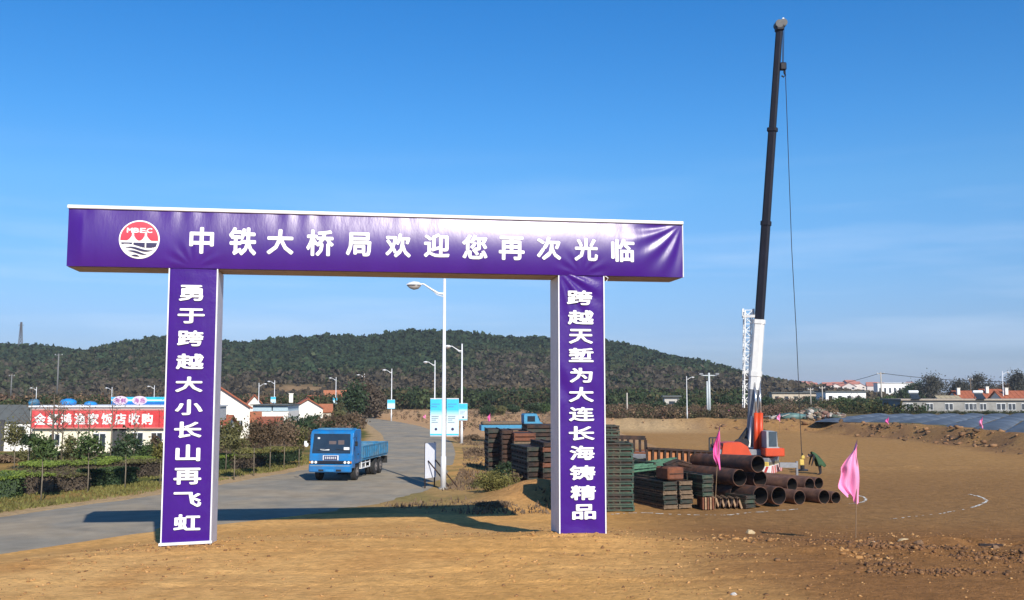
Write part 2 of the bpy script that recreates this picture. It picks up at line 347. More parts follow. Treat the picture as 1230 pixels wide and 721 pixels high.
# icosahedron clumps (far woodland)
t_ = (1 + 5 ** .5) / 2
ICO = np.array([(-1, t_, 0), (1, t_, 0), (-1, -t_, 0), (1, -t_, 0), (0, -1, t_), (0, 1, t_), (0, -1, -t_), (0, 1, -t_), (t_, 0, -1), (t_, 0, 1), (-t_, 0, -1), (-t_, 0, 1)]) / math.sqrt(1 + t_ * t_)
ICF = np.array([(0, 11, 5), (0, 5, 1), (0, 1, 7), (0, 7, 10), (0, 10, 11), (1, 5, 9), (5, 11, 4), (11, 10, 2), (10, 7, 6), (7, 1, 8), (3, 9, 4), (3, 4, 2), (3, 2, 6), (3, 6, 8), (3, 8, 9), (4, 9, 5), (2, 4, 11), (6, 2, 10), (8, 6, 7), (9, 8, 1)])
def clumps(name, cen, rad, col, m, zs=1.0, jt=.7, **kw):
    n = len(cen); jit = 1 + (rng.random((n, 12, 1)) - .5) * jt
    v = ICO[None] * jit * np.asarray(rad)[:, None, None]; v[..., 2] *= zs; v = v + np.asarray(cen)[:, None]
    f = ICF[None] + (np.arange(n) * 12)[:, None, None]
    c = np.repeat(np.asarray(col)[:, None], 12, 1) * (1 + (rng.random((n, 12, 1)) - .5) * .3)
    return fin(np_mesh(name, v.reshape(-1, 3), f.reshape(-1, 3), c.reshape(-1, 3)), name, m, **kw)
def leafclumps(name, cen, rad, col, m, k=10, lf=.55, zs=1.0, seed=3, **kw):
    r = np.random.default_rng(seed); n = len(cen); rad = np.asarray(rad)[:, None, None]
    d = r.normal(size=(n, k, 3)); d /= np.linalg.norm(d, axis=2)[..., None]; d *= (.25 + .75 * r.random((n, k, 1)) ** .5); d[..., 2] *= zs
    p = np.asarray(cen)[:, None] + d * rad
    a = r.normal(size=(n, k, 3)); a /= np.linalg.norm(a, axis=2)[..., None]; b = np.cross(a, r.normal(size=(n, k, 3))); b /= np.linalg.norm(b, axis=2)[..., None]
    s = rad * lf * (.5 + .9 * r.random((n, k, 1))); v = np.stack([p - a * s, p - b * s * .7, p + a * s * .9, p + b * s * .8], 2).reshape(-1, 3)
    c = np.repeat((np.asarray(col)[:, None] * (1 + (r.random((n, k, 1)) - .5) * .5)).reshape(-1, 3), 4, 0)
    return fin(np_mesh(name, v, np.arange(len(v)).reshape(-1, 4), c), name, m, **kw)
clump_mat = mat('woodland_foliage', (.05, .07, .03), .9, var=.45, scale=.5, attr=True, spec=.15)
def grow_woodland(n):
    x = rng.uniform(-600, 260, n * 3); y = 335 + (RY + 25 - 335) * rng.random(n * 3) ** .8
    keep = (np.abs(x) < y * .62 + 30) & (np.interp(x, rxs, rzs) > 1)
    t = (y - 330) / (RY - 330); bare = np.clip((vnoise(x, y * 2.2, 45, 35, 3) - .10) * 9, 0, 1) * ss(.66, .3, t)
    keep &= rng.random(n * 3) > bare; x, y, t = x[keep][:n], y[keep][:n], t[keep][:n]
    z = hz(x, y); r = 1.1 + 1.7 * rng.random(len(x)) ** 2 * (.6 + .4 * t)
    k = vnoise(x, y, 70, 41, 3) * 1.4 + (t - .55) * 1.6 + rng.normal(0, .16, len(x)) + np.where(x > 60, -.30, 0) * (t < .9) + .55 * np.exp(-((t - .1) / .1) ** 2)
    pine = np.array((.024, .042, .020)); olive = np.array((.042, .052, .024)); brown = np.array((.068, .056, .040)); tan = np.array((.10, .075, .045))
    c = np.where((k > .18)[:, None], pine, np.where((k > -.12)[:, None], olive, np.where((k > -.55)[:, None], brown, tan)))
    c = c * (.75 + .5 * rng.random((len(x), 1)))
    return np.stack([x, y, z + r * .55], -1), r, c
cen, rad, col = grow_woodland(40000)
tag(leafclumps('hillside_woodland', cen, rad, col, clump_mat, 9, .62), 'dark pine and bare brown woodland covering the long hill behind the site', 'woodland', kind='stuff')

# leaf mesh: quads scattered in clumps
def leafcloud(cen, radii, n, size, nclump=9, spread=.42, flat=1.0, seed=0):
    r = np.random.default_rng(seed + 100)
    cl = r.normal(size=(nclump, 3)); cl /= np.linalg.norm(cl, axis=1)[:, None]; cl *= (.35 + .5 * r.random((nclump, 1))); cs = spread * (.7 + .6 * r.random(nclump))
    k = r.integers(0, nclump, n); p = cl[k] + r.normal(size=(n, 3)) * cs[k, None] * .55
    p = p * np.asarray(radii) + np.asarray(cen)
    a = r.normal(size=(n, 3)); a /= np.linalg.norm(a, axis=1)[:, None]; b = np.cross(a, r.normal(size=(n, 3))); b /= np.linalg.norm(b, axis=1)[:, None]
    s = size * (.6 + .8 * r.random((n, 1))); a = a * s; b = b * s * .6
    v = np.stack([p - a, p - b * .9, p + a, p + b * .9], 1).reshape(-1, 3)
    return v, np.arange(n * 4).reshape(-1, 4)
def boxcloud(dims, n, size, seed=0, shell=.5):
    r = np.random.default_rng(seed + 500); p = (r.random((n, 3)) - .5)
    ax = r.integers(0, 3, n); push = r.random(n) < shell; sg = np.where(r.random(n) < .5, -.5, .5)
    for i in range(3):
        q = push & (ax == i); p[q, i] = np.where(i == 2, .5, sg[q]) + r.normal(size=q.sum()) * .03
    p *= np.asarray(dims); p[:, 2] += dims[2] / 2; p[:, 2] += np.sin(p[:, 0] * 1.7 + seed) * .05 + np.sin(p[:, 0] * 4.3) * .03
    a = r.normal(size=(n, 3)); a /= np.linalg.norm(a, axis=1)[:, None]; b = np.cross(a, r.normal(size=(n, 3))); b /= np.linalg.norm(b, axis=1)[:, None]
    s = size * (.6 + .8 * r.random((n, 1))); v = np.stack([p - a * s, p - b * s * .6, p + a * s, p + b * s * .6], 1).reshape(-1, 3)
    return v, np.arange(n * 4).reshape(-1, 4)
def limbs(h, r0, crown_z, cr, seed=0, nb=6, lean=0):
    random.seed(seed + 11); b = MB(); top = Vector((lean * h, 0, h))
    b.tube([(0, 0, -.15), (lean * h * .3 + .02, 0, h * .4), (lean * h * .7, .02, h * .75), top], [r0, r0 * .8, r0 * .5, r0 * .2], 7)
    for i in range(nb):
        a = random.random() * 6.28; z0 = crown_z * (.75 + .4 * random.random()); l = cr * (.6 + .5 * random.random())
        s = Vector((lean * z0, 0, min(z0, h * .95))); e_ = s + Vector((math.cos(a) * l, math.sin(a) * l, l * (.5 + .6 * random.random())))
        m_ = s.lerp(e_, .5) + Vector((0, 0, -.06 * l)); b.tube([s, m_, e_], [r0 * .45, r0 * .3, r0 * .1], 5, cap=False)
    return b
def tree(name, label, loc, h, cr, crz, m, n=1400, leaf=.11, r0=.07, trunkh=None, seed=0, bk=bark, group=None, ncl=10, cz=None, cat='tree', spread=.42):
    t = thing(name, label, cat, loc, random.random() * 6, group)
    cz = cz or h - crz
    limbs(trunkh or h * .8, r0, cz, cr, seed).build('trunk', bk, t, smooth=True)
    v, f = leafcloud((0, 0, cz), (cr, cr, crz), n, leaf, ncl, spread, seed=seed)
    fin(np_mesh('crown', v, f), 'crown', m, t); return t
def bush(name, label, loc, rad, m, n=900, leaf=.08, seed=0, group=None, ncl=9, cat='bush'):
    v, f = leafcloud((0, 0, rad[2] * .75), rad, n, leaf, ncl, seed=seed); v[:, 2] = np.maximum(v[:, 2], 0)
    o = fin(np_mesh(name, v, f), name, m); o.location = loc; return tag(o, label, cat, group)

# ------------------------------------------------------------------ text glyphs
GL = {}
def glyph(ch, bold=.022):
    if (ch, bold) in GL: return GL[(ch, bold)]
    c = bpy.data.curves.new('glyph', 'FONT'); c.body = ch; c.size = 1; c.resolution_u = 2
    o = bpy.data.objects.new('glyph', c); COL.objects.link(o); dg = bpy.context.evaluated_depsgraph_get(); dg.update()
    m = bpy.data.meshes.new_from_object(o.evaluated_get(dg)); v = np.array([q.co[:] for q in m.vertices]); f = [tuple(p.vertices) for p in m.polygons]
    bpy.data.objects.remove(o); bpy.data.meshes.remove(m); bpy.data.curves.remove(c)
    lo, hi = v.min(0), v.max(0); cx = (lo + hi) / 2; v = v - cx; V = []; Fc = []
    offs = [(0, 0)] + ([(math.cos(a) * bold, math.sin(a) * bold) for a in np.arange(8) * math.pi / 4] if bold else [])
    for i, (dx, dy) in enumerate(offs):
        o_ = len(V); V += [(q[0] + dx, q[1] + dy, i * .0004) for q in v]; Fc += [tuple(k + o_ for k in t) for t in f]
    V = np.array(V); w_, h_ = V[:, 0].max() - V[:, 0].min(), V[:, 1].max() - V[:, 1].min()
    GL[(ch, bold)] = (V, Fc, w_, h_); return GL[(ch, bold)]
def put_glyph(name, ch, c, wd, ht, ex, ez, nrm, m, parent, bold=.022, warp=None):
    V, Fc, w_, h_ = glyph(ch, bold); q = []
    for p in V:
        x_ = p[0] / w_ * wd; y_ = p[1] / h_ * ht; off = p[2]
        pt = Vector(c) + Vector(ex) * x_ + Vector(ez) * y_
        if warp: pt = warp(pt, off)
        else: pt = pt + Vector(nrm) * (off + .004)
        q.append(pt)
    b = MB(); b.add(q, Fc); return b.build(name, m, parent)

# ------------------------------------------------------------------ THE GATE
YAW = R(8.9); EX = Vector((math.cos(YAW), math.sin(YAW), 0)); EN = Vector((-math.sin(YAW), math.cos(YAW), 0))   # along / away from viewer
G0 = D(83, 247.5, 23.8)
def onface(px, py, back=0):
    d = ray(px, py); o = Vector((0, 0, CAMZ)); p0 = G0 + EN * back
    t = (p0 - o).dot(EN) / d.dot(EN); q = o + d * t - G0
    return q.dot(EX), q.z          # s along, z relative to top
BL = onface(820, 333.5)[0]; BH = -onface(83, 320)[1]; DEP = 1.1
sL0, sL1 = onface(200, 430)[0], onface(259.5, 430)[0]; sR0, sR1 = onface(670.5, 430)[0], onface(726, 430)[0]
base_z = .4
vinyl = mat('purple_vinyl', (.046, .004, .20), .345, var=.1, scale=1.2, bump=.16, bscale=2.6, stretch=(1.0, 1, .3), spec=.6, bdist=.05, coat=.0)
vinyl_p = mat('purple_vinyl_legs', (.044, .004, .20), .33, var=.1, scale=1.5, bump=.6, bscale=1.3, stretch=(1, 1, .8), spec=.4, bdist=.04)
sheet_side = mat('lilac_white_sheet', (.62, .62, .70), .5, var=.1, scale=2, bump=.3, bscale=3)
sheet_grey = mat('grey_sheet', (.27, .29, .33), .6, var=.12, scale=2, bump=.3, bscale=3)
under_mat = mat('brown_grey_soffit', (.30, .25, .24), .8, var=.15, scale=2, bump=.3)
letter_white = mat('white_letter_vinyl', (.86, .86, .86), .5, var=.03)
gate = thing('welcome_gate', 'purple roadside welcome arch with white lettering and a long boxed beam on two legs', 'arch', (G0.x, G0.y, 0))
gate.rotation_euler = (0, 0, YAW)
TZ = G0.z                          # local: x along, y back, z world height
b = MB(); b.box((BL / 2, DEP / 2, TZ - BH / 2), (BL, DEP - .02, BH - .02), bev=.03); b.build('beam_box', sheet_side, gate)
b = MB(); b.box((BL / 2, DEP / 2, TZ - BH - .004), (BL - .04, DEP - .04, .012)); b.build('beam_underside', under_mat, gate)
b = MB(); b.box((BL / 2, -.03, TZ - .02), (BL + .05, .09, .085), bev=.012); b.box((BL + .012, DEP / 2 - .03, TZ - BH / 2), (.03, DEP, BH), bev=.01); b.build('beam_trim', white_paint, gate)
# bulging front sheet
def bulge(x, zt):      # x along, zt 0 at top .. BH at bottom -> forward displacement (toward viewer positive)
    t = zt / BH; ed = min(x, BL - x)
    base = BH * (.215 * t - .18 * t ** 2.5) * min(1, x / .35) * min(1, (BL - x) / 1.3) ** .8
    wr = 0
    if x > BL - 2.2:                                        # tugged creases at top right corner
        dx, dz = BL - x, zt; r_ = math.hypot(dx, dz); a = math.atan2(dz, dx + .001); wr += .016 * math.sin(a * 16 + r_ * 1.5) * math.exp(-((r_ - .9) / .6) ** 2)
    wr += .008 * math.sin(x * 9 + 2 * math.sin(x * 2.3)) * math.exp(-zt / .35) * (1 if x < 6.5 else .3)
    for q in ((sL0 + sL1) / 2, (sR0 + sR1) / 2):
        dx, dz = x - q, BH - zt; r_ = math.hypot(dx, dz); a = math.atan2(dx, dz + .001); wr += .006 * math.sin(a * 13) * math.exp(-((r_ - .45) / .25) ** 2)
    wr += .004 * math.sin(x * 5.2 + zt * 1.2 + 3 * math.sin(x * .7)) * t
    return base + wr
nxg, nzg = 420, 40; vs = []; x0, x1, z0, z1 = .0, BL, .05, BH
for j in range(nzg + 1):
    for i in range(nxg + 1):
        x_ = x0 + (x1 - x0) * i / nxg; z_ = z0 + (z1 - z0) * j / nzg
        vs.append((x_, -.012 - bulge(x_, z_), TZ - z_))
fs = [(j * (nxg + 1) + i, (j + 1) * (nxg + 1) + i, (j + 1) * (nxg + 1) + i + 1, j * (nxg + 1) + i + 1) for j in range(nzg) for i in range(nxg)]
b = MB(); b.add(vs, fs); 
ban = b.build('beam_banner', vinyl, gate, smooth=True)
def warp_beam(pt, off): return Vector((pt.x, -.012 - bulge(pt.x, TZ - pt.z) - .010 - off * 2, pt.z))
beam_chars = [("中", 227.6, 257, 272.8, 305), ("铁", 275, 308, 273, 307), ("大", 320.5, 352.8, 275.3, 306), ("桥", 368, 401, 276, 308), ("局", 415.6, 446, 279, 308), ("欢", 463, 493.5, 280.5, 309.5),
              ("迎", 509, 540, 280.5, 309.5), ("您", 555, 585.5, 282, 311.5), ("再", 599, 630, 283.7, 312.6), ("次", 644.7, 674, 284.6, 312.6), ("光", 689.8, 718, 286, 313.7), ("临", 734, 762, 287, 315)]
for ch, a, c, d_, e_ in beam_chars:
    s0, zt = onface(a, (d_ + e_) / 2, -.12); s1, _ = onface(c, (d_ + e_) / 2, -.12); zz0 = onface((a + c) / 2, d_, -.12)[1]; zz1 = onface((a + c) / 2, e_, -.12)[1]
    put_glyph('character', ch, ((s0 + s1) / 2, 0, TZ + (zz0 + zz1) / 2), s1 - s0, zz0 - zz1, (1, 0, 0), (0, 0, 1), (0, -1, 0), letter_white, gate, .03, warp_beam)
# legs
def leg_face(s0, s1, seed, tugged):
    nx_, nz_ = 26, 150; vs = []; zt = TZ - BH + .16; zb = base_z + .12
    for j in range(nz_ + 1):
        for i in range(nx_ + 1):
            u, v = i / nx_, j / nz_; x_ = s0 + (s1 - s0) * u; z_ = zt + (zb - zt) * v; edge = math.sin(math.pi * u) ** .5
            d = .03 + .02 * edge + .006 * math.sin(z_ * 2.3 + seed)
            rr = math.hypot(u * (s1 - s0), (v * (zt - zb))); a = math.atan2(v * (zt - zb), u * (s1 - s0) + .01)
            if tugged: d += .024 * math.sin(a * 15 + 1) * math.exp(-((rr - .7) / .7) ** 2) * edge + .022 * math.sin((z_ * .9 + x_ * 1.3) * 6 + math.sin(x_ * 3)) * math.exp(-((v - .42) / .09) ** 2) * (1 - u)
            d += .014 * math.sin(z_ * 13 + x_ * 2.0 * math.sin(seed)) * math.exp(-((1 - v) / .06)) * edge + .010 * math.sin(z_ * 20 + x_) * math.exp(-v / .02)
            vs.append((x_, -d, z_))
    fs = [(j * (nx_ + 1) + i, (j + 1) * (nx_ + 1) + i, (j + 1) * (nx_ + 1) + i + 1, j * (nx_ + 1) + i + 1) for j in range(nz_) for i in range(nx_)]
    b = MB(); b.add(vs, fs); b.build('leg_banner', vinyl_p, gate, smooth=True)
    lg = MB(); hh = TZ - BH - base_z; lg.box(((s0 + s1) / 2, DEP / 2 + .0, base_z + hh / 2 - .01), (s1 - s0 - .004, DEP - .06, hh), bev=.03); L_ = lg.build('leg', sheet_side, gate)
    b = MB()
    for s in (s0, s1): b.box((s + (.012 if s == s0 else -.012), -.034, base_z + hh / 2 + .05), (.028, .05, hh - .12))
    b.box(((s0 + s1) / 2, -.07, .66 if tugged else .80), (s1 - s0 + .06, .08, .06), Matrix.Rotation(-.03, 3, 'Y')); b.build('white_edging', white_paint, gate)
leg_face(sL0, sL1, 0, False); leg_face(sR0, sR1, 2, True)
def leg_chars(rows):
    for ch, a, c, d_, e_ in rows:
        ym = (d_ + e_) / 2; s0, _ = onface(a, ym, -.06); s1, _ = onface(c, ym, -.06); zz0 = onface((a + c) / 2, d_, -.06)[1]; zz1 = onface((a + c) / 2, e_, -.06)[1]
        put_glyph('character', ch, ((s0 + s1) / 2, -.078, TZ + (zz0 + zz1) / 2), s1 - s0, zz0 - zz1, (1, 0, 0), (0, 0, 1), (0, -1, 0), letter_white, gate, .03)
leg_chars([("勇", 215, 244.5, 342.5, 361.7), ("于", 213.5, 246, 370.7, 388.7), ("跨", 213, 245, 397, 416), ("越", 211.5, 245, 425, 443.7), ("大", 210.7, 243.7, 452.5, 471), ("小", 210.3, 243.7, 480, 498.7),
           ("长", 209.4, 242.5, 506.5, 526), ("山", 211, 240.7, 534, 554), ("再", 208.7, 242, 562, 582), ("飞", 208.5, 242, 591, 609), ("虹", 208.5, 241, 617.7, 637)])
leg_chars([("跨", 680.6, 711.6, 349, 366.6), ("越", 681.7, 713, 372.8, 390), ("天", 683, 712, 395.4, 413), ("堑", 683, 712.7, 418, 435), ("为", 684, 711.6, 442, 459.7), ("大", 683, 713, 465, 483),
           ("连", 683, 713.7, 489, 506), ("长", 683, 714, 512, 529), ("海", 684, 714, 535.4, 552.6), ("铸", 684, 715, 559, 576.7), ("精", 685, 715.6, 583, 600.7), ("品", 687, 715.6, 605.7, 624)])
# shaded inner side of the right leg and small ties where sheets meet
b = MB(); b.tube([(sR1 + .02, -.05, TZ - BH - .0), (sR1 + .10, -.07, TZ - BH - .06), (sR1 + .06, -.05, TZ - BH - .14)], .012, 5); b.build('tie_string', white_paint, gate)
# emblem
ec = ((onface(143, 288, -.12)[0] + onface(192, 288, -.12)[0]) / 2, TZ + onface(167, 287.7, -.12)[1]); er = (onface(192, 288, -.12)[0] - onface(143, 288, -.12)[0]) / 2
red_m = mat('emblem_red', (.55, .028, .06), .45, var=.05); navy_m = mat('emblem_navy', (.03, .025, .09), .45, var=.05)
def flat2d(name, polys, m, par, off):
    b = MB()
    for poly in polys:
        # subdivide is not needed: small shapes
        q = [warp_beam(Vector((ec[0] + x * er, 0, ec[1] + z * er)), off) for x, z in poly]
        c = sum(q, Vector()) / len(q); b.add(q, [tuple(range(len(q)))])
    return b.build(name, m, par)
def disc(r, n=48, a0=0, a1=2 * math.pi): return [(r * math.cos(a0 + (a1 - a0) * i / n), r * math.sin(a0 + (a1 - a0) * i / n)) for i in range(n + (a1 - a0 < 6.28))]
# grid disc so that it follows the sheet
def gdisc(name, rfun, m, par, off, test=lambda x, z: True, n=46):
    b = MB()
    h = 2 / n
    for i in range(n):
        for j in range(n):
            x0_, z0_ = -1 + i * h, -1 + j * h
            c = [(x0_, z0_), (x0_ + h, z0_), (x0_ + h, z0_ + h), (x0_, z0_ + h)]
            mx_, mz_ = x0_ + h / 2, z0_ + h / 2
            if math.hypot(mx_, mz_) > rfun + h * .7 or not test(mx_, mz_): continue
            cl = []
            for x, z in c:
                r_ = math.hypot(x, z)
                if r_ > rfun: x, z = x * rfun / r_, z * rfun / r_
                cl.append(warp_beam(Vector((ec[0] + x * er, 0, ec[1] + z * er)), off))
            b.add(cl, [(0, 1, 2, 3)])
    return b.build(name, m, par)
emb = gdisc('emblem', 1.0, letter_white, gate, .002)
def redtest(x, z):
    if z < -.06: return False
    for c in (-.32, .32):
        d = abs(x - c)
        if d < .05 and z < .42: return False
        if d < .30 and z < -.06 + (.30 - d) ** 2 * 4.2: return False
    return True
gdisc('emblem_sky', .93, red_m, emb, .006, redtest, 92)
for xa_, xb_ in ((-1, -.355), (-.285, .285), (.355, 1)): gdisc('emblem_water', .90, navy_m, emb, .006, lambda x, z: (-.34 + .10 * math.sin(x * 3 + 3.4) < z < -.17) and xa_ < x < xb_, 92)
def wave(z0, x0, x1, a, th):
    n = 16; up = [(x0 + (x1 - x0) * i / n, z0 + a * math.sin((x0 + (x1 - x0) * i / n) * 3.6 + 3.4) + th * math.sin(math.pi * i / n)) for i in range(n + 1)]
    dn = [(x0 + (x1 - x0) * i / n, z0 + a * math.sin((x0 + (x1 - x0) * i / n) * 3.6 + 3.4) - th * .4 * math.sin(math.pi * i / n)) for i in range(n, -1, -1)]
    return up + dn[1:-1]
flat2d('emblem_wave', [wave(-.52, -.70, .72, .09, .085)], navy_m, emb, .008); flat2d('emblem_wave', [wave(-.70, -.58, .42, .09, .08)], navy_m, emb, .008); flat2d('emblem_wave', [wave(-.87, -.38, .05, .03, .07)], navy_m, emb, .008)
for i, ch in enumerate("MBEC"):
    put_glyph('emblem_letter', ch, (ec[0] + (-.48 + i * .32) * er, 0, ec[1] + .46 * er), .29 * er, .26 * er, (1, 0, 0), (0, 0, 1), (0, -1, 0), letter_white, emb, .035, lambda p, o: warp_beam(p, o + .010))

# ------------------------------------------------------------------ street lamps
lamp_glass = mat('lamp_bowl', (.30, .27, .25), .3, var=.1)
def make_lamp(H=8.5):
    t = thing('street_lamp', 'x', 'street lamp', group='white street lamps along the road')
    b = MB(); b.tube([(0, 0, 0), (0, 0, .06)], .2, 12); b.tube([(0, 0, .06), (0, 0, .3)], [.11, .1], 12); b.build('base_plate', concrete, t)
    b = MB(); b.tube([(0, 0, .06), (0, 0, H * .15), (0, 0, H * .15 + .05), (0, 0, H)], [.115, .11, .085, .055], 12); b.build('pole', pole_paint, t, smooth=True)
    b = MB(); b.tube([(0, 0, H - .62), (-.25, 0, H - .60), (-.55, 0, H - .42), (-.85, 0, H - .22), (-1.15, 0, H - .20)], [.05, .045, .04, .035, .03], 8)
    b.tube([(0, 0, H - .75), (-.3, 0, H - .66), (-.5, 0, H - .47)], .018, 6); b.build('arm', pole_paint, t, smooth=True)
    b = MB(); prof = [(-.32, .0, .02), (-.2, .0, .10), (0, 0, .15), (.2, 0, .12), (.32, 0, .03)]
    n = 10; vs = []
    for x_, _, r_ in prof: vs += [(-1.25 + x_, r_ * 1.3 * math.cos(math.pi * k / n), H - .25 + r_ * math.sin(math.pi * k / n)) for k in range(n + 1)]
    b.add(vs, [(i * (n + 1) + k, i * (n + 1) + k + 1, (i + 1) * (n + 1) + k + 1, (i + 1) * (n + 1) + k) for i in range(4) for k in range(n)]); hd = b.build('lamp_head', pole_paint, t, smooth=True)
    b = MB(); b.tube([(-1.53, 0, H - .26), (-1.4, 0, H - .30), (-1.25, 0, H - .33), (-1.1, 0, H - .31), (-.97, 0, H - .26)], [.03, .1, .13, .11, .03], 10); b.build('lamp_bowl', lamp_glass, hd, smooth=True)
    b = MB(); b.box((.0, -.08, 1.1), (.10, .06, .35)); b.build('service_door', pole_paint, t)
    return t
lamp0 = make_lamp(); first = True
lamps = [(532.5, 588, 335, 0, 'tall white street lamp nearest the camera, beside the two banner boards', 0),
         (554.5, 533, 413, 0, 'second white street lamp behind the nearest one, its base at the right road edge', 0),
         (522, 511, 433, 0, 'white street lamp whose lower pole the banner boards hide', 0),
         (470, 506, 443, 0, 'white street lamp with a small blue board, standing where the road bends away', 0),
         (437, 501, 449, 0, 'far white street lamp seen over the dark bare tree left of the road bend', 0),
         (403, 501, 453, 0, 'far white street lamp right of the small white gable house, tiny board on it', 0),
         (329, 506, 457, 0, 'white street lamp with a light blue board, left of the white gable house', 0),
         (310, 512, 460, R(180), 'pale street lamp closest to the big white gable wall, its arm turned right', 0),
         (184, 512, 463, 0, 'white street lamp above the blue roof banner, just left of the left gate leg', 0),
         (133, 512, 465, 0, 'small white street lamp above the shop roof, left end of the blue roof banner', 0),
         (42, 512, 465, 0, 'small white street lamp above the dark roofed house at far left', 0),
         (825.5, 504, 452, R(180), 'white street lamp beyond the pile yard between gate and crane, arm turned right', 0),
         (1206, 494, 446, R(180), 'white street lamp above the red roofs at the far right', 0)]
LAMPPOS = []
for i, (px, yb, yt, rz, lab, _) in enumerate(lamps):
    o = lamp0 if i == 0 else copy_tree(lamp0); p = P(px, yb, -.2) if px < 700 else P(px, yb, 1.0)
    zt = D(px, yt, p.y).z; p.z = g1(p.x, p.y); sc = (zt - p.z) / 8.5; place(o, p, rz, lab, sc); LAMPPOS.append((p, sc))
# banner boards hung on lamp poles
cyan = mat('cyan_print', (.04, .52, .78), .5, var=.1, scale=2); palec = mat('pale_blue_print', (.60, .78, .86), .5, var=.06); text_blue = mat('blue_small_print', (.08, .25, .5), .5)
def board(loc, wd, ht, rz, label, lines=True, group='blue and white boards on the lamp poles', x0=0):
    t = thing('banner_board', label, 'banner', loc, rz, group)
    b = MB(); b.box((x0, 0, ht / 2), (wd, .04, ht)); b.build('board_panel', palec, t)
    nb = 7
    b = MB(); b.box((x0, -.024, ht * .84), (wd * .99, .004, ht * .31)); b.build('blue_header', cyan, t)
    mm = [mat('print_fade_%d' % k, tuple(a * (1 - k / 4) + c * (k / 4) for a, c in zip((.04, .52, .78), (.60, .78, .86))), .5, var=.05) for k in range(1, 4)]
    for k in range(3):
        b = MB(); b.box((x0, -.024, ht * (.665 - k * .045)), (wd * .99, .004, ht * .044)); b.build('fade_band', mm[k], t)
    b = MB(); b.box((x0, -.024, ht * .02), (wd * .99, .004, ht * .04)); b.build('footer_band', cyan, t)
    if lines:
        random.seed(int(wd * 1000) + len(label))
        for yy, s in ((.86, .9), (.79, .6), (.52, .8), (.47, .75), (.42, .5), (.36, .7)):
            b = MB(); n = 9; w1 = wd * .8 * s
            for k in range(n): b.box((x0 - wd * .4 + w1 * (k + .5) / n, -.030, ht * yy), (w1 / n * .7, .003, ht * .018 * (1.6 if yy > .7 else 1)))
            tag(b.build('print_line', text_blue if yy > .7 else navy_m, t), kind='stuff')
        b = MB(); b.tube([(x0, -.024, ht * .17), (x0, -.028, ht * .17)], wd * .12, 12); b.build('round_mark', navy_m, t)
    b = MB(); b.bar((x0 - wd / 2, .0, ht + .03), (x0 + wd / 2, 0, ht + .03), .03); b.bar((x0 - wd / 2, .0, -.03), (x0 + wd / 2, 0, -.03), .03); b.build('bracket', pole_paint, t)
    return t
p, sc = LAMPPOS[0]; Y = p.y
for (a, c, lab) in ((517, 530.6, 'blue and white banner board on the road side of the nearest lamp pole'), (536.5, 551, 'blue and white banner board on the right side of the nearest lamp pole')):
    x0_, z1_ = XZ(a, 479.5, Y); x1_, z0_ = XZ(c, 523, Y); board(((x0_ + x1_) / 2, Y, z0_), x1_ - x0_, z1_ - z0_, 0, lab)
p, sc = LAMPPOS[1]; Y = p.y; x0_, z1_ = XZ(551.5, 485, Y); x1_, z0_ = XZ(561.5, 504.5, Y); board(((x0_ + x1_) / 2, Y - .15, z0_), x1_ - x0_, z1_ - z0_, 0, 'blue and white board on the second lamp pole, just behind the pair')
p, sc = LAMPPOS[3]; Y = p.y; x0_, z1_ = XZ(465.5, 480.5, Y); x1_, z0_ = XZ(474.5, 491, Y); board(((x0_ + x1_) / 2, Y - .15, z0_), x1_ - x0_, z1_ - z0_, 0, 'small pale board on the lamp pole at the road bend', False)
p, sc = LAMPPOS[5]; Y = p.y; x0_, z1_ = XZ(400, 478, Y); x1_, z0_ = XZ(405, 486, Y); board(((x0_ + x1_) / 2, Y - .15, z0_), x1_ - x0_, z1_ - z0_, 0, 'tiny blue board on the far lamp pole right of the white gable house', False)
p, sc = LAMPPOS[6]; Y = p.y; x0_, z1_ = XZ(325.5, 477, Y); x1_, z0_ = XZ(331.5, 484, Y); board(((x0_ + x1_) / 2, Y - .15, z0_), x1_ - x0_, z1_ - z0_, 0, 'tiny light blue board on the lamp pole left of the white gable house', False)
# white notice board on posts with leaning props
p = P(517, 586); t = thing('notice_board', 'narrow white notice board on thin posts left of the nearest lamp, propped from behind', 'notice board', p, R(62))
s_ = p.y / F
b = MB(); b.box((0, 0, 1.30), (.9, .05, 1.65)); b.build('board_panel', mat('pale_board', (.74, .76, .84), .6, var=.08), t)
for x_ in (-.42, .42): b = MB(); b.bar((x_, .04, -.1), (x_, .04, 2.15), .05); b.build('post', rust_dark, t)
for x_ in (-.3, .35): b = MB(); b.bar((x_, -.05, 1.3), (x_ + .15, -1.3, -.05), .05); b.build('prop', rust_dark, t)


ORD2 = ['', 'first', 'second', 'third', 'fourth', 'fifth', 'sixth', 'seventh', 'eighth', 'ninth', 'tenth', 'eleventh', 'twelfth', 'thirteenth', 'fourteenth', 'fifteenth', 'sixteenth', 'seventeenth', 'eighteenth', 'nineteenth', 'twentieth']
for _t in ('twenty', 'thirty', 'forty'): ORD2 += ([{'twenty': '', 'thirty': 'thirtieth', 'forty': 'fortieth'}[_t]] if _t != 'twenty' else []) + [_t + '-' + q for q in ('first', 'second', 'third', 'fourth', 'fifth', 'sixth', 'seventh', 'eighth', 'ninth')]
ORD = ['', 'top', 'second', 'third', 'fourth', 'fifth', 'sixth', 'seventh', 'eighth', 'ninth', 'tenth', 'eleventh', 'twelfth', 'thirteenth', 'fourteenth', 'fifteenth', 'sixteenth', 'seventeenth', 'eighteenth']
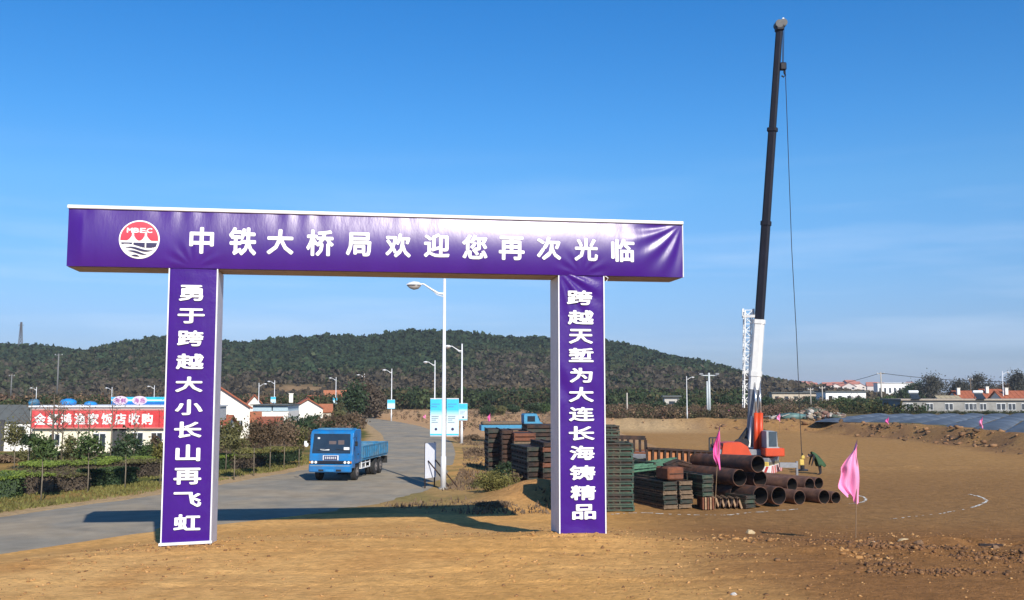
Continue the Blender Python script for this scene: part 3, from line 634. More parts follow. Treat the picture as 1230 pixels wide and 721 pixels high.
# ------------------------------------------------------------------ blue flatbed truck
blue = mat('truck_blue', (.006, .185, .50), .38, .0, var=.14, scale=2, spec=.6, coat=.3, col2=(.03, .15, .36), patch=1.5)
blue_dull = mat('truck_bed_blue', (.03, .20, .38), .65, var=.28, scale=3, bump=.2, col2=(.10, .20, .28), patch=2)
navy_plate = mat('dark_blue_panel', (.015, .03, .12), .5, var=.1)
p = P(397, 580); truck = thing('truck', 'blue flatbed lorry with dropside bed driving towards the camera on the road', 'truck', (p.x, p.y, -.16), -.13)
def prismx(bld, poly, x0, x1):
    n = len(poly); bld.add([(x0, y, z) for y, z in poly] + [(x1, y, z) for y, z in poly], [tuple(range(n))[::-1], tuple(range(n, 2 * n))] + [(i, (i + 1) % n, (i + 1) % n + n, i + n) for i in range(n)])
CW = 1.18
b = MB(); prismx(b, [(.0, .72), (-.03, 1.0), (-.02, 1.42), (.02, 1.46), (.20, 2.56), (.30, 2.66), (.55, 2.74), (1.5, 2.74), (1.64, 2.62), (1.68, .95), (1.35, .95), (1.2, 1.02), (.75, 1.02), (.55, .9), (.5, .72)], -CW, CW)
cab = b.build('cab', blue, truck)
bv = cab.modifiers.new('bevel', 'BEVEL'); bv.width = .05; bv.segments = 2; bv.limit_method = 'ANGLE'
b = MB(); prismx(b, [(.58, 2.73), (.66, 2.80), (1.45, 2.80), (1.55, 2.73)], -.95, .95); b.build('roof_panel', blue_dull, cab)
def wsy(z): return .02 + (z - 1.46) / 1.1 * .18
b = MB(); b.add([(-1.05, wsy(1.5) - .012, 1.5), (1.05, wsy(1.5) - .012, 1.5), (1.0, wsy(2.53) - .012, 2.53), (-1.0, wsy(2.53) - .012, 2.53), (-1.05, wsy(1.5) + .01, 1.5), (1.05, wsy(1.5) + .01, 1.5), (1.0, wsy(2.53) + .01, 2.53), (-1.0, wsy(2.53) + .01, 2.53)], [(0, 1, 2, 3), (4, 7, 6, 5), (0, 4, 5, 1), (1, 5, 6, 2), (2, 6, 7, 3), (3, 7, 4, 0)]); ws = b.build('windscreen', glass_dark, truck)
b = MB()
for s in (-1, 1): b.tube([(s * .75, wsy(1.66) - .04, 1.66), (s * .15 + .1, wsy(1.74) - .04, 1.74)], .014, 5)
b.build('wiper', black, ws)
b = MB(); b.box((.84, wsy(1.78) - .03, 1.76), (.30, .02, .14)); b.box((-.35, wsy(1.7) - .03, 1.69), (.5, .02, .06)); b.box((-.72, wsy(2.32) - .03, 2.30), (.12, .02, .09)); b.build('dashboard_paper', white_paint, ws)
b = MB(); b.box((.52, wsy(2.0) - .005, 1.98), (.34, .025, .42), bev=.02); b.box((.05, wsy(2.0) - .003, 1.95), (.40, .025, .40), bev=.02); b.build('seat_back', mat('seat_grey', (.13, .10, .10), .8), ws)
b = MB(); b.box((0, -.045, 1.27), (.86, .03, .26), bev=.01); tp = b.build('sign_plate', white_paint, truck)
b = MB(); b.box((0, -.065, 1.27), (.74, .015, .22)); b.build('plate_field', navy_plate, tp)
b = MB(); random.seed(3)
for k in range(6):
    x_ = -.27 + k * .108; b.box((x_, -.078, 1.27 + .04), (.085, .006, .02)); b.box((x_, -.078, 1.27 - .045), (.085, .006, .018)); b.box((x_ + random.uniform(-.02, .02), -.0785, 1.27), (.02, .006, .12)); b.box((x_ + random.uniform(-.03, .03), -.077, 1.27), (.07, .006, .018))
tag(b.build('plate_lettering', white_paint, tp), kind='stuff')
b = MB(); b.box((0, -.05, 1.03), (2.26, .06, .17), bev=.015); gr = b.build('grille_band', mat('grille_black', (.012, .02, .045), .5, var=.2), truck)
b = MB()
for k in range(3): b.box((0, -.085, 0.985 + k * .045), (1.3, .012, .018))
b.build('grille_slat', dark_metal, gr)
lampm = mat('headlight_glass', (.85, .85, .80), .15, var=.05)
for s in (-1, 1):
    for q in (.80, 1.0):
        b = MB(); b.tube([(s * q, -.07, 1.035), (s * q, -.10, 1.035)], [.075, .07], 14); b.build('headlight', lampm, truck)
    b = MB(); b.box((s * 1.12, -.07, 1.035), (.07, .05, .10)); b.build('turn_signal', mat('amber', (.75, .25, .03), .3), truck)
b = MB(); b.box((0, -.10, .72), (2.34, .16, .42), bev=.05); bp_ = b.build('bumper', blue, truck)
for s in (-1, 1): b = MB(); b.box((s * .48, -.186, .62), (.28, .02, .10), bev=.005); b.build('fog_lamp_slot', black, bp_)
b = MB(); b.box((0, -.186, .62), (.45, .015, .13)); b.build('number_plate', mat('number_plate_blue', (.03, .22, .5), .5), bp_)
b = MB(); b.box((0, -.184, .86), (2.2, .012, .03)); b.build('bumper_line', mat('bumper_tan', (.30, .33, .28), .6), bp_)
for s in (-1, 1):
    b = MB(); b.add([(s * (CW + .006), .22, 1.62), (s * (CW + .006), 1.02, 1.62), (s * (CW + .006), 1.02, 2.42), (s * (CW + .006), .36, 2.42), (s * (CW - .01), .22, 1.62), (s * (CW - .01), 1.02, 1.62), (s * (CW - .01), 1.02, 2.42), (s * (CW - .01), .36, 2.42)], [(0, 1, 2, 3), (0, 4, 5, 1), (1, 5, 6, 2), (2, 6, 7, 3), (3, 7, 4, 0)]); b.build('side_window', glass_dark, truck)
    b = MB(); b.box((s * (CW + .006), .66, 1.72), (.012, 1.0, 1.55)); d_ = b.build('door', blue, truck)
    b = MB(); b.box((s * (CW + .03), 1.02, 1.42), (.03, .16, .035)); b.build('handle', dark_metal, d_)
    b = MB(); b.tube([(s * (CW + .01), .08, 2.35), (s * (CW + .22), -.05, 2.38), (s * (CW + .22), -.05, 1.9)], .015, 6); mr = b.build('mirror_arm', dark_metal, truck)
    b = MB(); b.box((s * (CW + .22), -.05, 2.02), (.15, .05, .26), bev=.02); b.build('mirror', white_paint if s < 0 else dark_metal, mr)
b = MB(); b.tube([(-CW - .16, -.04, 1.95), (-CW - .16, -.08, 1.95)], .11, 12); b.build('round_mirror', white_paint, truck)
# chassis
b = MB()
for s in (-.42, .42): b.box((s, 4.0, .82), (.09, 6.6, .2))
for y_ in (1.8, 3.2, 4.6, 6.0, 7.2): b.box((0, y_, .82), (.8, .1, .16))
b.build('chassis', dark_metal, truck)
def wheel(x, y, dual=False, r=.47):
    b = MB(); wd = .26; x0_, x1_ = x - wd / 2, x + wd / 2
    b.tube([(x0_, y, r), (x0_ + .02, y, r), (x1_ - .02, y, r), (x1_, y, r)], [r * .9, r, r, r * .9], 22); W_ = b.build('wheel', black, truck, smooth=False)
    s = 1 if x > 0 else -1; b = MB(); b.tube([(x + s * .10, y, r), (x + s * (wd / 2 + .012), y, r)], [r * .56, r * .52], 16); b.tube([(x + s * .12, y, r), (x + s * (wd / 2 + .06), y, r)], [.09, .08], 8); b.build('rim', mat('dusty_rim', (.20, .18, .17), .7, .3, var=.3), W_)
for s in (-1, 1):
    wheel(s * .98, 1.15)
    for y_ in (4.95, 5.95): wheel(s * 1.0, y_); wheel(s * .70, y_)
b = MB(); b.tube([(-.98, 1.15, .47), (.98, 1.15, .47)], .07, 8); b.tube([(-1, 4.95, .47), (1, 4.95, .47)], .09, 8); b.tube([(-1, 5.95, .47), (1, 5.95, .47)], .09, 8); b.build('axle', dark_metal, truck)
b = MB()
for x_ in (.86, 1.1): b.bar((x_, 2.0, .58), (x_, 3.7, .58), .05); b.bar((x_, 2.0, .86), (x_, 3.7, .86), .05)
for y_ in (2.0, 2.8, 3.7): b.bar((1.1, y_, .56), (1.1, y_, 1.0), .05); b.bar((.86, y_, .58), (1.1, y_, .58), .05)
b.build('side_guard', white_paint, truck)
b = MB(); b.box((.80, 2.35, .74), (.5, .6, .36), bev=.04); b.build('fuel_tank', mat('tank_grey', (.32, .33, .34), .5, .4), truck)
b = MB(); b.box((.80, 3.2, .74), (.42, .5, .3), bev=.02); b.build('battery_box', black, truck)
# bed
BL0, BL1, BZ = 1.85, 7.35, 1.06
b = MB(); b.box((0, (BL0 + BL1) / 2, BZ), (2.36, BL1 - BL0, .12)); bed = b.build('bed_floor', blue_dull, truck); truck.scale = (.95, .95, .95)
def side_board(x0_, y0_, x1_, y1_, nm):
    L_ = math.hypot(x1_ - x0_, y1_ - y0_); rot = Matrix.Rotation(math.atan2(y1_ - y0_, x1_ - x0_), 3, 'Z'); c = Vector(((x0_ + x1_) / 2, (y0_ + y1_) / 2, BZ + .38))
    b = MB(); b.box(c, (L_, .035, .62), rot); b.box(c + Vector((0, 0, .32)), (L_, .07, .06), rot); b.box(c + Vector((0, 0, -.30)), (L_, .07, .05), rot); o = b.build(nm, blue_dull, truck)
    n = max(2, int(L_ / .36)); d_ = Vector((x1_ - x0_, y1_ - y0_, 0)) / L_
    for k in range(n + 1):
        q = MB(); q.box(c + d_ * (-L_ / 2 + .03 + (L_ - .06) * k / n), (.05, .08, .58), rot); q.build('stake', blue_dull, o)
for s in (-1, 1):
    side_board(s * 1.18, BL0 + .02, s * 1.18, 4.58, 'side_board'); side_board(s * 1.18, 4.62, s * 1.18, BL1, 'side_board')
side_board(-1.16, BL0, 1.16, BL0, 'head_board'); side_board(-1.16, BL1, 1.16, BL1, 'tail_board')
for s in (-1, 1): b = MB(); b.box((s * .98, BL1 - .05, .72), (.4, .02, .42)); b.build('mudflap', black, truck)
b = MB(); b.box((.9, 6.75, .78), (.3, .12, .12)); b.build('tail_light_bar', dark_metal, truck)

# ------------------------------------------------------------------ truck crane
KY = 53.0
orange = mat('crane_orange', (.56, .060, .014), .45, var=.12, scale=2, spec=.5); kwhite = mat('crane_white', (.80, .80, .78), .45, var=.08, scale=2); kblack = mat('boom_dark_navy', (.008, .009, .018), .6, spec=.3, var=.3, scale=2); kgrey = mat('crane_grey', (.24, .25, .27), .6, .2, var=.2)
kyel = mat('crane_yellow', (.62, .45, .10), .5, var=.15); kred = mat('stripe_red', (.55, .06, .05), .5)
KX = D(900, 540, KY).x; kr = thing('truck_crane', 'mobile truck crane with orange body, white and dark telescopic boom raised almost upright', 'crane', (KX, KY, -.2)); KO = Vector((KX, KY, -.2))
def kb(px, py, dy=0): return D(px, py, KY + dy) - KO
def kbuild(b, name, m, par=kr, **k): return b.build(name, m, par, **k)
def boomsec(a, c, wd, name, m, wd2=None):
    a, c = Vector(a), Vector(c); d = (c - a); q = d.to_track_quat('Z', 'Y').to_matrix(); b = MB(); wd2 = wd2 or wd; h = d.length
    n8 = lambda w_: [(x * w_ / 2, y * w_ / 2 * 1.15) for x, y in ((-1, -.6), (-.6, -1), (.6, -1), (1, -.6), (1, .6), (.6, 1), (-.6, 1), (-1, .6))]
    vs = [Vector((x, y, 0)) for x, y in n8(wd)] + [Vector((x, y, h)) for x, y in n8(wd2)]
    b.add(vs, [tuple(range(8))[::-1], tuple(range(8, 16))] + [(i, (i + 1) % 8, (i + 1) % 8 + 8, i + 8) for i in range(8)], Matrix.Translation(a) @ q.to_4x4()); return b.build(name, m, kr)
lean = -.9   # boom leans slightly to the camera
def bp(py, off=0):      # point on the boom axis by photo height
    t = (537 - py) / 507; return kb(901.5 + off + (936.5 - 901.5) * t, py, lean * t)
boomsec(bp(537), bp(466), .40, 'boom_foot', kgrey, .44); boomsec(bp(468), bp(386), .48, 'outer_boom', kwhite, .46)
boomsec(bp(452), bp(446), .54, 'boom_collar', kwhite); boomsec(bp(389), bp(384), .53, 'boom_collar', kwhite)
boomsec(bp(386), bp(270), .40, 'inner_boom', kblack, .39); boomsec(bp(271), bp(266), .46, 'boom_collar', kblack)
boomsec(bp(270), bp(155), .36, 'inner_boom', kblack, .35); boomsec(bp(158), bp(154), .46, 'boom_collar', kblack); boomsec(bp(155), bp(36), .31, 'inner_boom', kblack, .29)
b = MB(); b.box(bp(34), (.42, .5, .34), bev=.05); hd = kbuild(b, 'boom_head', kblack)
t0 = bp(30)
b = MB(); b.tube([t0 + Vector((-.06, -.25, .0)), t0 + Vector((-.06, .25, 0))], .22, 14); b.build('sheave', dark_metal, hd)
b = MB(); b.tube([t0 + Vector((.18, -.2, .08)), t0 + Vector((.18, .2, .08))], .2, 14); b.build('sheave', dark_metal, hd)
b = MB(); b.bar(t0 + Vector((.0, 0, 0)), t0 + Vector((.22, 0, .38)), .08); b.build('head_bracket', kwhite, hd)
hk = kb(940.5, 80, lean)
b = MB()
for s in (-.12, .12): b.tube([t0 + Vector((.2, s, -.1)), hk + Vector((0, s * .6, .2))], .018, 5)
kbuild(b, 'hoist_rope', rope_mat)
b = MB(); b.box(hk, (.34, .26, .42), bev=.05); hb = kbuild(b, 'hook_block', kblack)
b = MB(); b.tube([hk + Vector((.06, 0, -.2)), hk + Vector((.06, 0, -.36)), hk + Vector((.12, 0, -.48)), hk + Vector((.02, 0, -.58)), hk + Vector((-.09, 0, -.50))], .045, 7); b.build('hook', kblack, hb)
b = MB(); b.tube([hk + Vector((.10, -.05, .1)), kb(951, 300, -.3), kb(956.5, 400, 0), kb(963, 548, .5)], .02, 5); kbuild(b, 'long_hoist_line', rope_mat)
# folded lattice jib beside the boom
J0, J1 = kb(898.5, 373, .2), kb(896.5, 490, .2); w2 = .2; b = MB()
def jc(t, sx, sy): return J0.lerp(J1, t) + Vector((sx * w2 * (1 - .25 * t), sy * w2, 0))
for sx in (-1, 1):
    for sy in (-1, 1): b.bar(jc(0, sx, sy), jc(1, sx, sy), .045)
jf = kbuild(b, 'lattice_jib', kwhite)
for k in range(14):
    b = MB(); t0_, t1_ = k / 14, (k + 1) / 14; s = 1 if k % 2 else -1
    b.bar(jc(t0_, -s, -1), jc(t1_, s, -1), .03); b.bar(jc(t0_, s, 1), jc(t1_, -s, 1), .03); b.bar(jc(t0_, -1, -s), jc(t1_, -1, s), .03); b.bar(jc(t0_, 1, s), jc(t1_, 1, -s), .03); b.bar(jc(t0_, -1, -1), jc(t0_, 1, -1), .03)
    b.build('lacing', kwhite, jf)
for yy in (380, 447): b = MB(); b.bar(kb(893, yy, .1), bp(yy, 0) + Vector((0, -.1, 0)), .14); b.build('jib_bracket', kwhite, jf)
b = MB(); b.bar(kb(892.5, 371, .2), kb(892.5, 382, .2), .10); b.bar(kb(905, 371, .2), kb(905, 382, .2), .10); b.build('jib_head', kwhite, jf)
# luffing cylinders
for px in (908.0, 913.4):
    b = MB(); b.tube([kb(px, 541, -.75), kb(px + .3, 496, -.75)], .125, 12); c = kbuild(b, 'luffing_cylinder', orange, smooth=True)
    b = MB(); b.tube([kb(px + .3, 496, -.75), kb(px - 1.2, 458, -.3)], .06, 10); b.build('piston_rod', mat('chrome', (.6, .6, .6), .25, .8), c, smooth=True)
b = MB(); b.bar(kb(899.5, 537, -.5), kb(903.5, 500, -.4), .10); kbuild(b, 'service_hose_rack', kwhite)
# superstructure
b = MB(); c = kb(896, 547, 0); b.box(c + Vector((0, .1, .2)), (3.4, 2.3, .32), bev=.05); kbuild(b, 'turntable', kgrey)
b = MB(); x0_, zt_ = kb(866, 536, -1).x, kb(878, 533.5, -1).z; zb_ = kb(878, 547, -1).z; x1_ = kb(902, 540, -1).x
b.prism([(x0_, zb_), (x1_, zb_), (x1_ - .2, zt_ - .12), (x1_ - .55, zt_ + .10), (x1_ - 1.2, zt_ + .10), (x0_ + .1, zt_ + .05)], -1.15, -.1); kbuild(b, 'engine_cover', orange)
b = MB(); b.box(kb(868, 541, 0) + Vector((0, 0, 0)), (.9, 2.0, .62), bev=.06); kbuild(b, 'counterweight', mat('crane_dark_red', (.20, .03, .025), .6, var=.25))
b = MB(); b.tube([kb(888, 534, -.6), kb(888, 534, .5)], .30, 16); kbuild(b, 'winch_drum', dark_metal)
b = MB(); b.tube([kb(895, 532, -.6), kb(895, 532, .5)], .22, 16); kbuild(b, 'winch_drum', dark_metal)
b = MB()
for q in ((852, 545, 852, 526), (852, 526, 862, 526), (862, 526, 862, 545), (856, 545, 856, 527)): b.bar(kb(q[0], q[1], .4), kb(q[2], q[3], .4), .07)
kbuild(b, 'rear_rail', dark_metal)
b = MB(); b.bar(kb(884, 535, -.2), kb(899, 514, 0), .16); b.bar(kb(890, 537, -.2), kb(900, 520, .1), .14); kbuild(b, 'boom_mast', dark_metal)
# operator cab
cx0, cx1 = kb(916.5, 545, -1.1).x, kb(929.5, 545, -1.1).x; cz0, cz1 = kb(920, 547, -1.1).z, kb(920, 517.5, -1.1).z
b = MB(); b.prism([(cx0, cz0), (cx1 + .1, cz0), (cx1 + .1, cz0 + .42), (cx1, cz0 + .5), (cx1 - .04, cz1 - .06), (cx1 - .12, cz1), (cx0, cz1)], -1.9, -.75); oc = kbuild(b, 'operator_cab', mat('cab_frame_grey', (.34, .36, .38), .5))
b = MB(); b.box(((cx0 + cx1) / 2 + .03, -1.915, (cz0 + cz1) / 2 + .24), ((cx1 - cx0) * .70, .02, (cz1 - cz0) * .60)); b.build('window', mat('cab_glass', (.06, .09, .12), .1, spec=.8), oc)
b = MB(); b.box((cx1 + .0, -1.33, (cz0 + cz1) / 2 + .24), (.03, .95, (cz1 - cz0) * .58)); b.build('window', MATS['cab_glass'], oc)
b = MB(); b.box(((cx0 + cx1) / 2 + .12, -1.35, cz0 + .2), (cx1 - cx0 + .42, 1.25, .42), bev=.04); b.build('cab_base', orange, oc)
# carrier
ca = Matrix.Translation(Vector((-.75, -.1, 0))) @ Matrix.Rotation(R(-28), 4, 'Z')
class CB(MB):
    def build(s, name, m, par=kr, **k): s.v = [tuple(ca @ Vector(q)) for q in s.v]; return MB.build(s, name, m, par, **k)
b = CB(); b.box((-2.2, 0, 1.02), (8.4, 2.3, .42), bev=.04); b.build('carrier_deck', kgrey)
b = CB(); b.box((-2.2, 0, .72), (8.2, .9, .3)); b.build('carrier_frame', dark_metal)
b = CB(); b.box((1.55, 0, .86), (.9, 2.4, .36), bev=.03); b.build('front_deck', kyel)
bb = CB(); bb.box((2.05, 0, .64), (.12, 2.42, .40), bev=.01); bmp = bb.build('front_bumper', kwhite)
for k in range(7):
    y_ = -1.1 + k * .36; b = CB(); b.add([(2.115, y_, .45), (2.115, y_ + .16, .45), (2.115, y_ + .34, .83), (2.115, y_ + .18, .83), (2.125, y_, .45), (2.125, y_ + .16, .45), (2.125, y_ + .34, .83), (2.125, y_ + .18, .83)], [(0, 1, 2, 3), (4, 5, 6, 7), (0, 4, 5, 1), (2, 6, 7, 3), (1, 5, 6, 2), (0, 3, 7, 4)]); b.build('stripe', kred, bmp)
bb = CB(); bb.box((1.4, -1.16, .64), (1.2, .10, .36), bev=.01); bmp = bb.build('side_bumper', kwhite)
for k in range(4):
    x_ = .85 + k * .3; b = CB(); b.add([(x_, -1.218, .47), (x_ + .13, -1.218, .47), (x_ + .27, -1.218, .81), (x_ + .14, -1.218, .81)], [(0, 1, 2, 3)]); b.build('stripe', kred, bmp)
for x_ in (-5.4, -4.2, -.2, 1.0):
    for s in (-1, 1): b = CB(); b.tube([(x_, s * .85, .5), (x_, s * 1.15, .5)], .5, 18); w_ = b.build('wheel', black); b = CB(); b.tube([(x_, s * 1.1, .5), (x_, s * 1.17, .5)], .26, 12); b.build('rim', kgrey, w_)
b = CB(); b.box((1.3, .2, 1.2), (.5, .8, .35), bev=.03); b.box((1.7, -.6, 1.15), (.3, .4, .25)); b.build('deck_gear', dark_metal)
b = MB(); b.bar(kb(936, 558.5, -1.2), kb(958, 559, -1.2), .16, .26); orr = kbuild(b, 'outrigger_beam', kgrey)
b = MB(); q = kb(957, 559, -1.2); b.tube([(q.x, q.y, q.z + .2), (q.x, q.y, .06)], .07, 8); b.tube([(q.x, q.y, .0), (q.x, q.y, .06)], .22, 12); b.build('outrigger_foot', kgrey, orr)
# rigging block set down on the ground
hp = P(964, 566); hp.z = g1(hp.x, hp.y)
hg = thing('lifting_block', 'yellow lifting block on a dark foot plate at the end of the crane line', 'hook block', hp)
b = MB(); b.tube([(0, 0, 0), (0, 0, .08)], .32, 14); b.tube([(0, 0, .08), (0, 0, .3)], .12, 10); b.build('foot_plate', dark_metal, hg)
b = MB(); b.box((-.04, 0, .48), (.26, .14, .34), bev=.04); b.box((.04, 0, .78), (.2, .12, .22), bev=.04); b.build('block_body', kyel, hg)
b = MB(); b.tube([(0, 0, .85), (.02, 0, .98), (0, 0, 1.02)], .03, 6); b.build('shackle', dark_metal, hg)

# ------------------------------------------------------------------ steel pipes
bore = mat('pipe_bore', (.012, .008, .007), .9, var=.4, scale=3)
pip = [(910.6, 557.5, 10.2, 40.6, 8.0, 24, 'topmost wide rusty pipe of the left pile, its open end highest', 1.0), (888.5, 574, 10.2, 40.9, 6.6, 24, 'wide rusty pipe in the middle row, left of centre, just under the topmost', 1.0),
       (913, 575.5, 10.0, 41.4, 6.6, 24, 'wide rusty pipe directly below the topmost one, right in the middle row', 1.0), (885, 592.5, 9.5, 41.2, 4.6, 22, 'leftmost wide rusty pipe of the bottom row, behind the crossed timbers', 1),
       (913.5, 595.5, 10.8, 40.2, 5.2, 22, 'second wide rusty pipe from the left in the bottom row', 1), (935.5, 595.5, 10.8, 40.5, 5.2, 22, 'third wide rusty pipe from the left in the bottom row, facing the camera', 1),
       (951.5, 582.5, 8.7, 42.5, 7.6, 30, 'narrower brown pipe on the upper row of the right pile, leftmost open end', 0), (972.5, 582.5, 8.3, 42.8, 7.6, 30, 'narrower brown pipe on the upper row of the right pile, second open end', 0),
       (983.5, 580.5, 7.0, 44.3, 5.4, 26, 'small brown pipe at the upper right edge of the pile', 0), (960.5, 597.8, 8.7, 41.4, 4.6, 24, 'brown pipe on the ground left of the little heap of earth', 0),
       (990, 597, 8.6, 41.6, 5.0, 24, 'brown pipe on the ground right of the little heap of earth', 0), (1004, 598, 7.2, 41.8, 5.0, 24, 'rightmost and smallest pipe on the ground', 0)]
for i, (px, py, r_, Y, L_, phi, lab, big) in enumerate(pip):
    c = D(px, py, Y); rr = r_ * Y / F * .99; f_ = R(phi); a = Vector((-math.sin(f_), math.cos(f_), -.035 if big and py < 560 else -.012))
    b = MB(); n = 28; ri = rr * .93; u1 = Vector((math.cos(f_), math.sin(f_), 0)); u2 = Vector((0, 0, 1)); ring = lambda s, r0_: [tuple(a * s + (u1 * math.cos(2 * math.pi * k / n) + u2 * math.sin(2 * math.pi * k / n)) * r0_) for k in range(n)]
    rows = ring(0, rr) + ring(L_, rr) + ring(L_, ri) + ring(0, ri); fq = lambda A, B_: [(A * n + k, A * n + (k + 1) % n, B_ * n + (k + 1) % n, B_ * n + k) for k in range(n)]
    b.add(rows, fq(0, 1) + fq(1, 2) + fq(3, 0)); b.cur = 1; b.add(ring(0, ri) + ring(L_, ri), fq(1, 0))
    o = b.build('steel_pipe', [rust if big else mat('brown_pipe_steel', (.13, .065, .045), .8, .1, var=.35, scale=3, bump=.4, bscale=20, col2=(.20, .10, .06), patch=2), bore]); o.location = c
    me_ = o.data; me_.polygons.foreach_set('use_smooth', [True] * len(me_.polygons)); e_ = o.modifiers.new('edge', 'EDGE_SPLIT'); e_.split_angle = R(40)
    tag(o, lab, 'pipe', 'rusty steel pipes piled in the yard')

# ------------------------------------------------------------------ stacks of steel panels
def make_panel(L_, W_, H_, m, label, cat='steel panel', nc=5, group=None, diag=True):
    t = thing("steel_truss", label, "steel truss", group=group); rail = .055
    for s in (-1, 1):
        b = MB(); y_ = s * (W_ / 2 - rail / 2)
        for z_ in (rail * .6, H_ - rail * .6): b.box((0, y_, z_), (L_, rail, rail * 1.1))
        for k in range(nc + 2): b.box((-L_ / 2 + .05 + (L_ - .1) * k / (nc + 1), y_, H_ / 2), (.05, rail * .8, H_ - rail * 2))
        b.build('chord', m, t)
    for k in range(nc):
        x_ = -L_ / 2 + .04 + (L_ - .08) * k / (nc - 1); b = MB(); b.box((x_, 0, H_ / 2), (.07, W_ - 2 * rail - .004, H_ * .8 if k in (0, nc - 1) else .07)); b.build('cross_bar', m, t)
    b = MB(); b.box((0, 0, H_ * .5), (L_ - .2, W_ - 2 * rail - .02, H_ * .55)); b.build('web_or_shade_plate', rust_dark, t)  # dark plate added to close the gaps, stands in for shade inside the stack
    return t
def stack(px, py, n, H_, L_, W_, rot, m, where, x_at=None, mats=None, Y=None, z0=None, up=0, group=None, nc=5, miss=0):
    base = P(px, py) if Y is None else D(px, py, Y); zb = (g1(base.x, base.y) if z0 is None else z0); pr = {}
    for k in range(n):
        mm = mats[k % len(mats)] if mats else m
        if mm.name not in pr: o = pr[mm.name] = make_panel(L_, W_, H_, mm, 'x', nc=nc)
        else: o = copy_tree(pr[mm.name])
        i = n - k; nm = {rust: 'rusty', rust_dark: 'dark rusty', rust_red: 'red brown', green_steel: 'green', dgreen_steel: 'dark green', wood: 'timber'}[mm]
        lab = ('%s truss, %s from top of %s' % (nm, ORD[i], where)) if 1 < i < n else ('%s steel truss, %s in %s' % (nm, 'topmost' if i == 1 else 'lowest', where))
        o['group'] = 'steel trusses in ' + where
        place(o, (base.x + random.uniform(-.03, .03), base.y + random.uniform(-.03, .03), zb + .02 + k * (H_ + .012)), rot + random.uniform(-.012, .012), lab)
    return base, zb + n * (H_ + .012)
# tall green stack by the right gate leg (long side to the camera)
s1, top1 = stack(712, 612.5, 12, .205, 3.0, 1.5, R(3), green_steel, 'the tall stack by the gate leg', mats=[green_steel, green_steel, dgreen_steel])
b0, _ = stack(716, 611, 3, .20, 1.7, 1.2, R(3), dgreen_steel, 'the short pile on the tall stack', z0=top1 + .01, mats=[dgreen_steel, green_steel])
PH = R(90 + 20)
def estack(px, py, n, H_, W_, L_, phi, m, where, mats=None, z0=None, Y=None):
    f_ = R(90 + phi); d_ = Vector((math.cos(f_), math.sin(f_), 0)); q = P(px, py) if Y is None else D(px, py, Y); c = q + d_ * L_ / 2
    pr = {}; zb = -.2 if z0 is None else z0
    for k in range(n):
        mm = mats[k % len(mats)] if mats else m
        if mm.name not in pr: o = pr[mm.name] = make_panel(L_, W_, H_, mm, 'x')
        else: o = copy_tree(pr[mm.name])
        i = n - k; nm = {rust: 'rusty', rust_dark: 'dark rusty', rust_red: 'red brown', green_steel: 'green', dgreen_steel: 'dark green', wood: 'timber coloured'}[mm]
        lab = ('%s truss, %s from top of %s' % (nm, ORD[i], where)) if 1 < i < n else ('%s frame, %s in %s' % (nm, 'topmost' if i == 1 else 'lowest', where))
        o['group'] = 'steel trusses in ' + where
        place(o, (c.x + random.uniform(-.02, .02), c.y + random.uniform(-.05, .05), zb + .02 + k * (H_ + .01)), f_ + random.uniform(-.01, .01), lab)
    return c, zb + n * (H_ + .01)
c2, t2 = estack(805.5, 612.5, 6, .17, .62, 3.4, 22, wood, 'the left twin stack by the pipes', mats=[wood, dgreen_steel, dgreen_steel])
estack(824.5, 611.5, 6, .17, .58, 3.4, 22, wood, 'the right twin stack by the pipes', mats=[wood, dgreen_steel, wood])
stack(780, 585, 9, .17, 2.3, 1.2, R(-60), dgreen_steel, 'the dark stack beside the tall one', Y=43.5, z0=-.2, mats=[dgreen_steel, rust_dark, green_steel])
estack(850.5, 598, 5, .16, .5, 3.0, 22, dgreen_steel, 'the pale ended stack by the flag pole', mats=[green_steel, dgreen_steel], z0=.0 + .28, Y=39.6)
estack(833, 597, 5, .16, .6, 3.0, 22, rust_dark, 'the dark stack left of the flag pole', z0=.28, Y=40.6, mats=[rust_dark, dgreen_steel])
# tightly bundled short timbers under and beside it
def bundle(px0, px1, py, ht, n, m, label, name='timber_bundle', part='timber', slant=0):
    q0, q1 = P(px0, py), P(px1, py); w_ = (q1.x - q0.x); t = thing(name, label, 'timber bundle', (q0.x, q0.y, -.19), 0, 'short timbers stacked on edge')
    for k in range(n):
        b = MB(); x_ = w_ * (k + .5) / n; s = slant * (1 if k % 2 else -1); b.box((x_, .6, ht / 2), (w_ / n * .62, 1.2, ht), Matrix.Rotation(s, 3, 'Y')); b.build(part, m[k % len(m)], t)
    return t
pale_w = mat('pale_timber_end', (.34, .22, .13), .9, var=.35, scale=6)
bundle(843.5, 858.5, 612.5, .46, 5, [rust_red, pale_w], 'small row of reddish upright timbers under the stack by the pink flag pole')
bundle(860.5, 891, 611.5, .42, 9, [pale_w, rust_dark], 'low pile of crossed pale timbers in front of the pipes', slant=.32)
estack(901.5, 611, 3, .16, .50, 1.2, 30, dgreen_steel, 'the low pile before the pipe ends', mats=[dgreen_steel, green_steel])
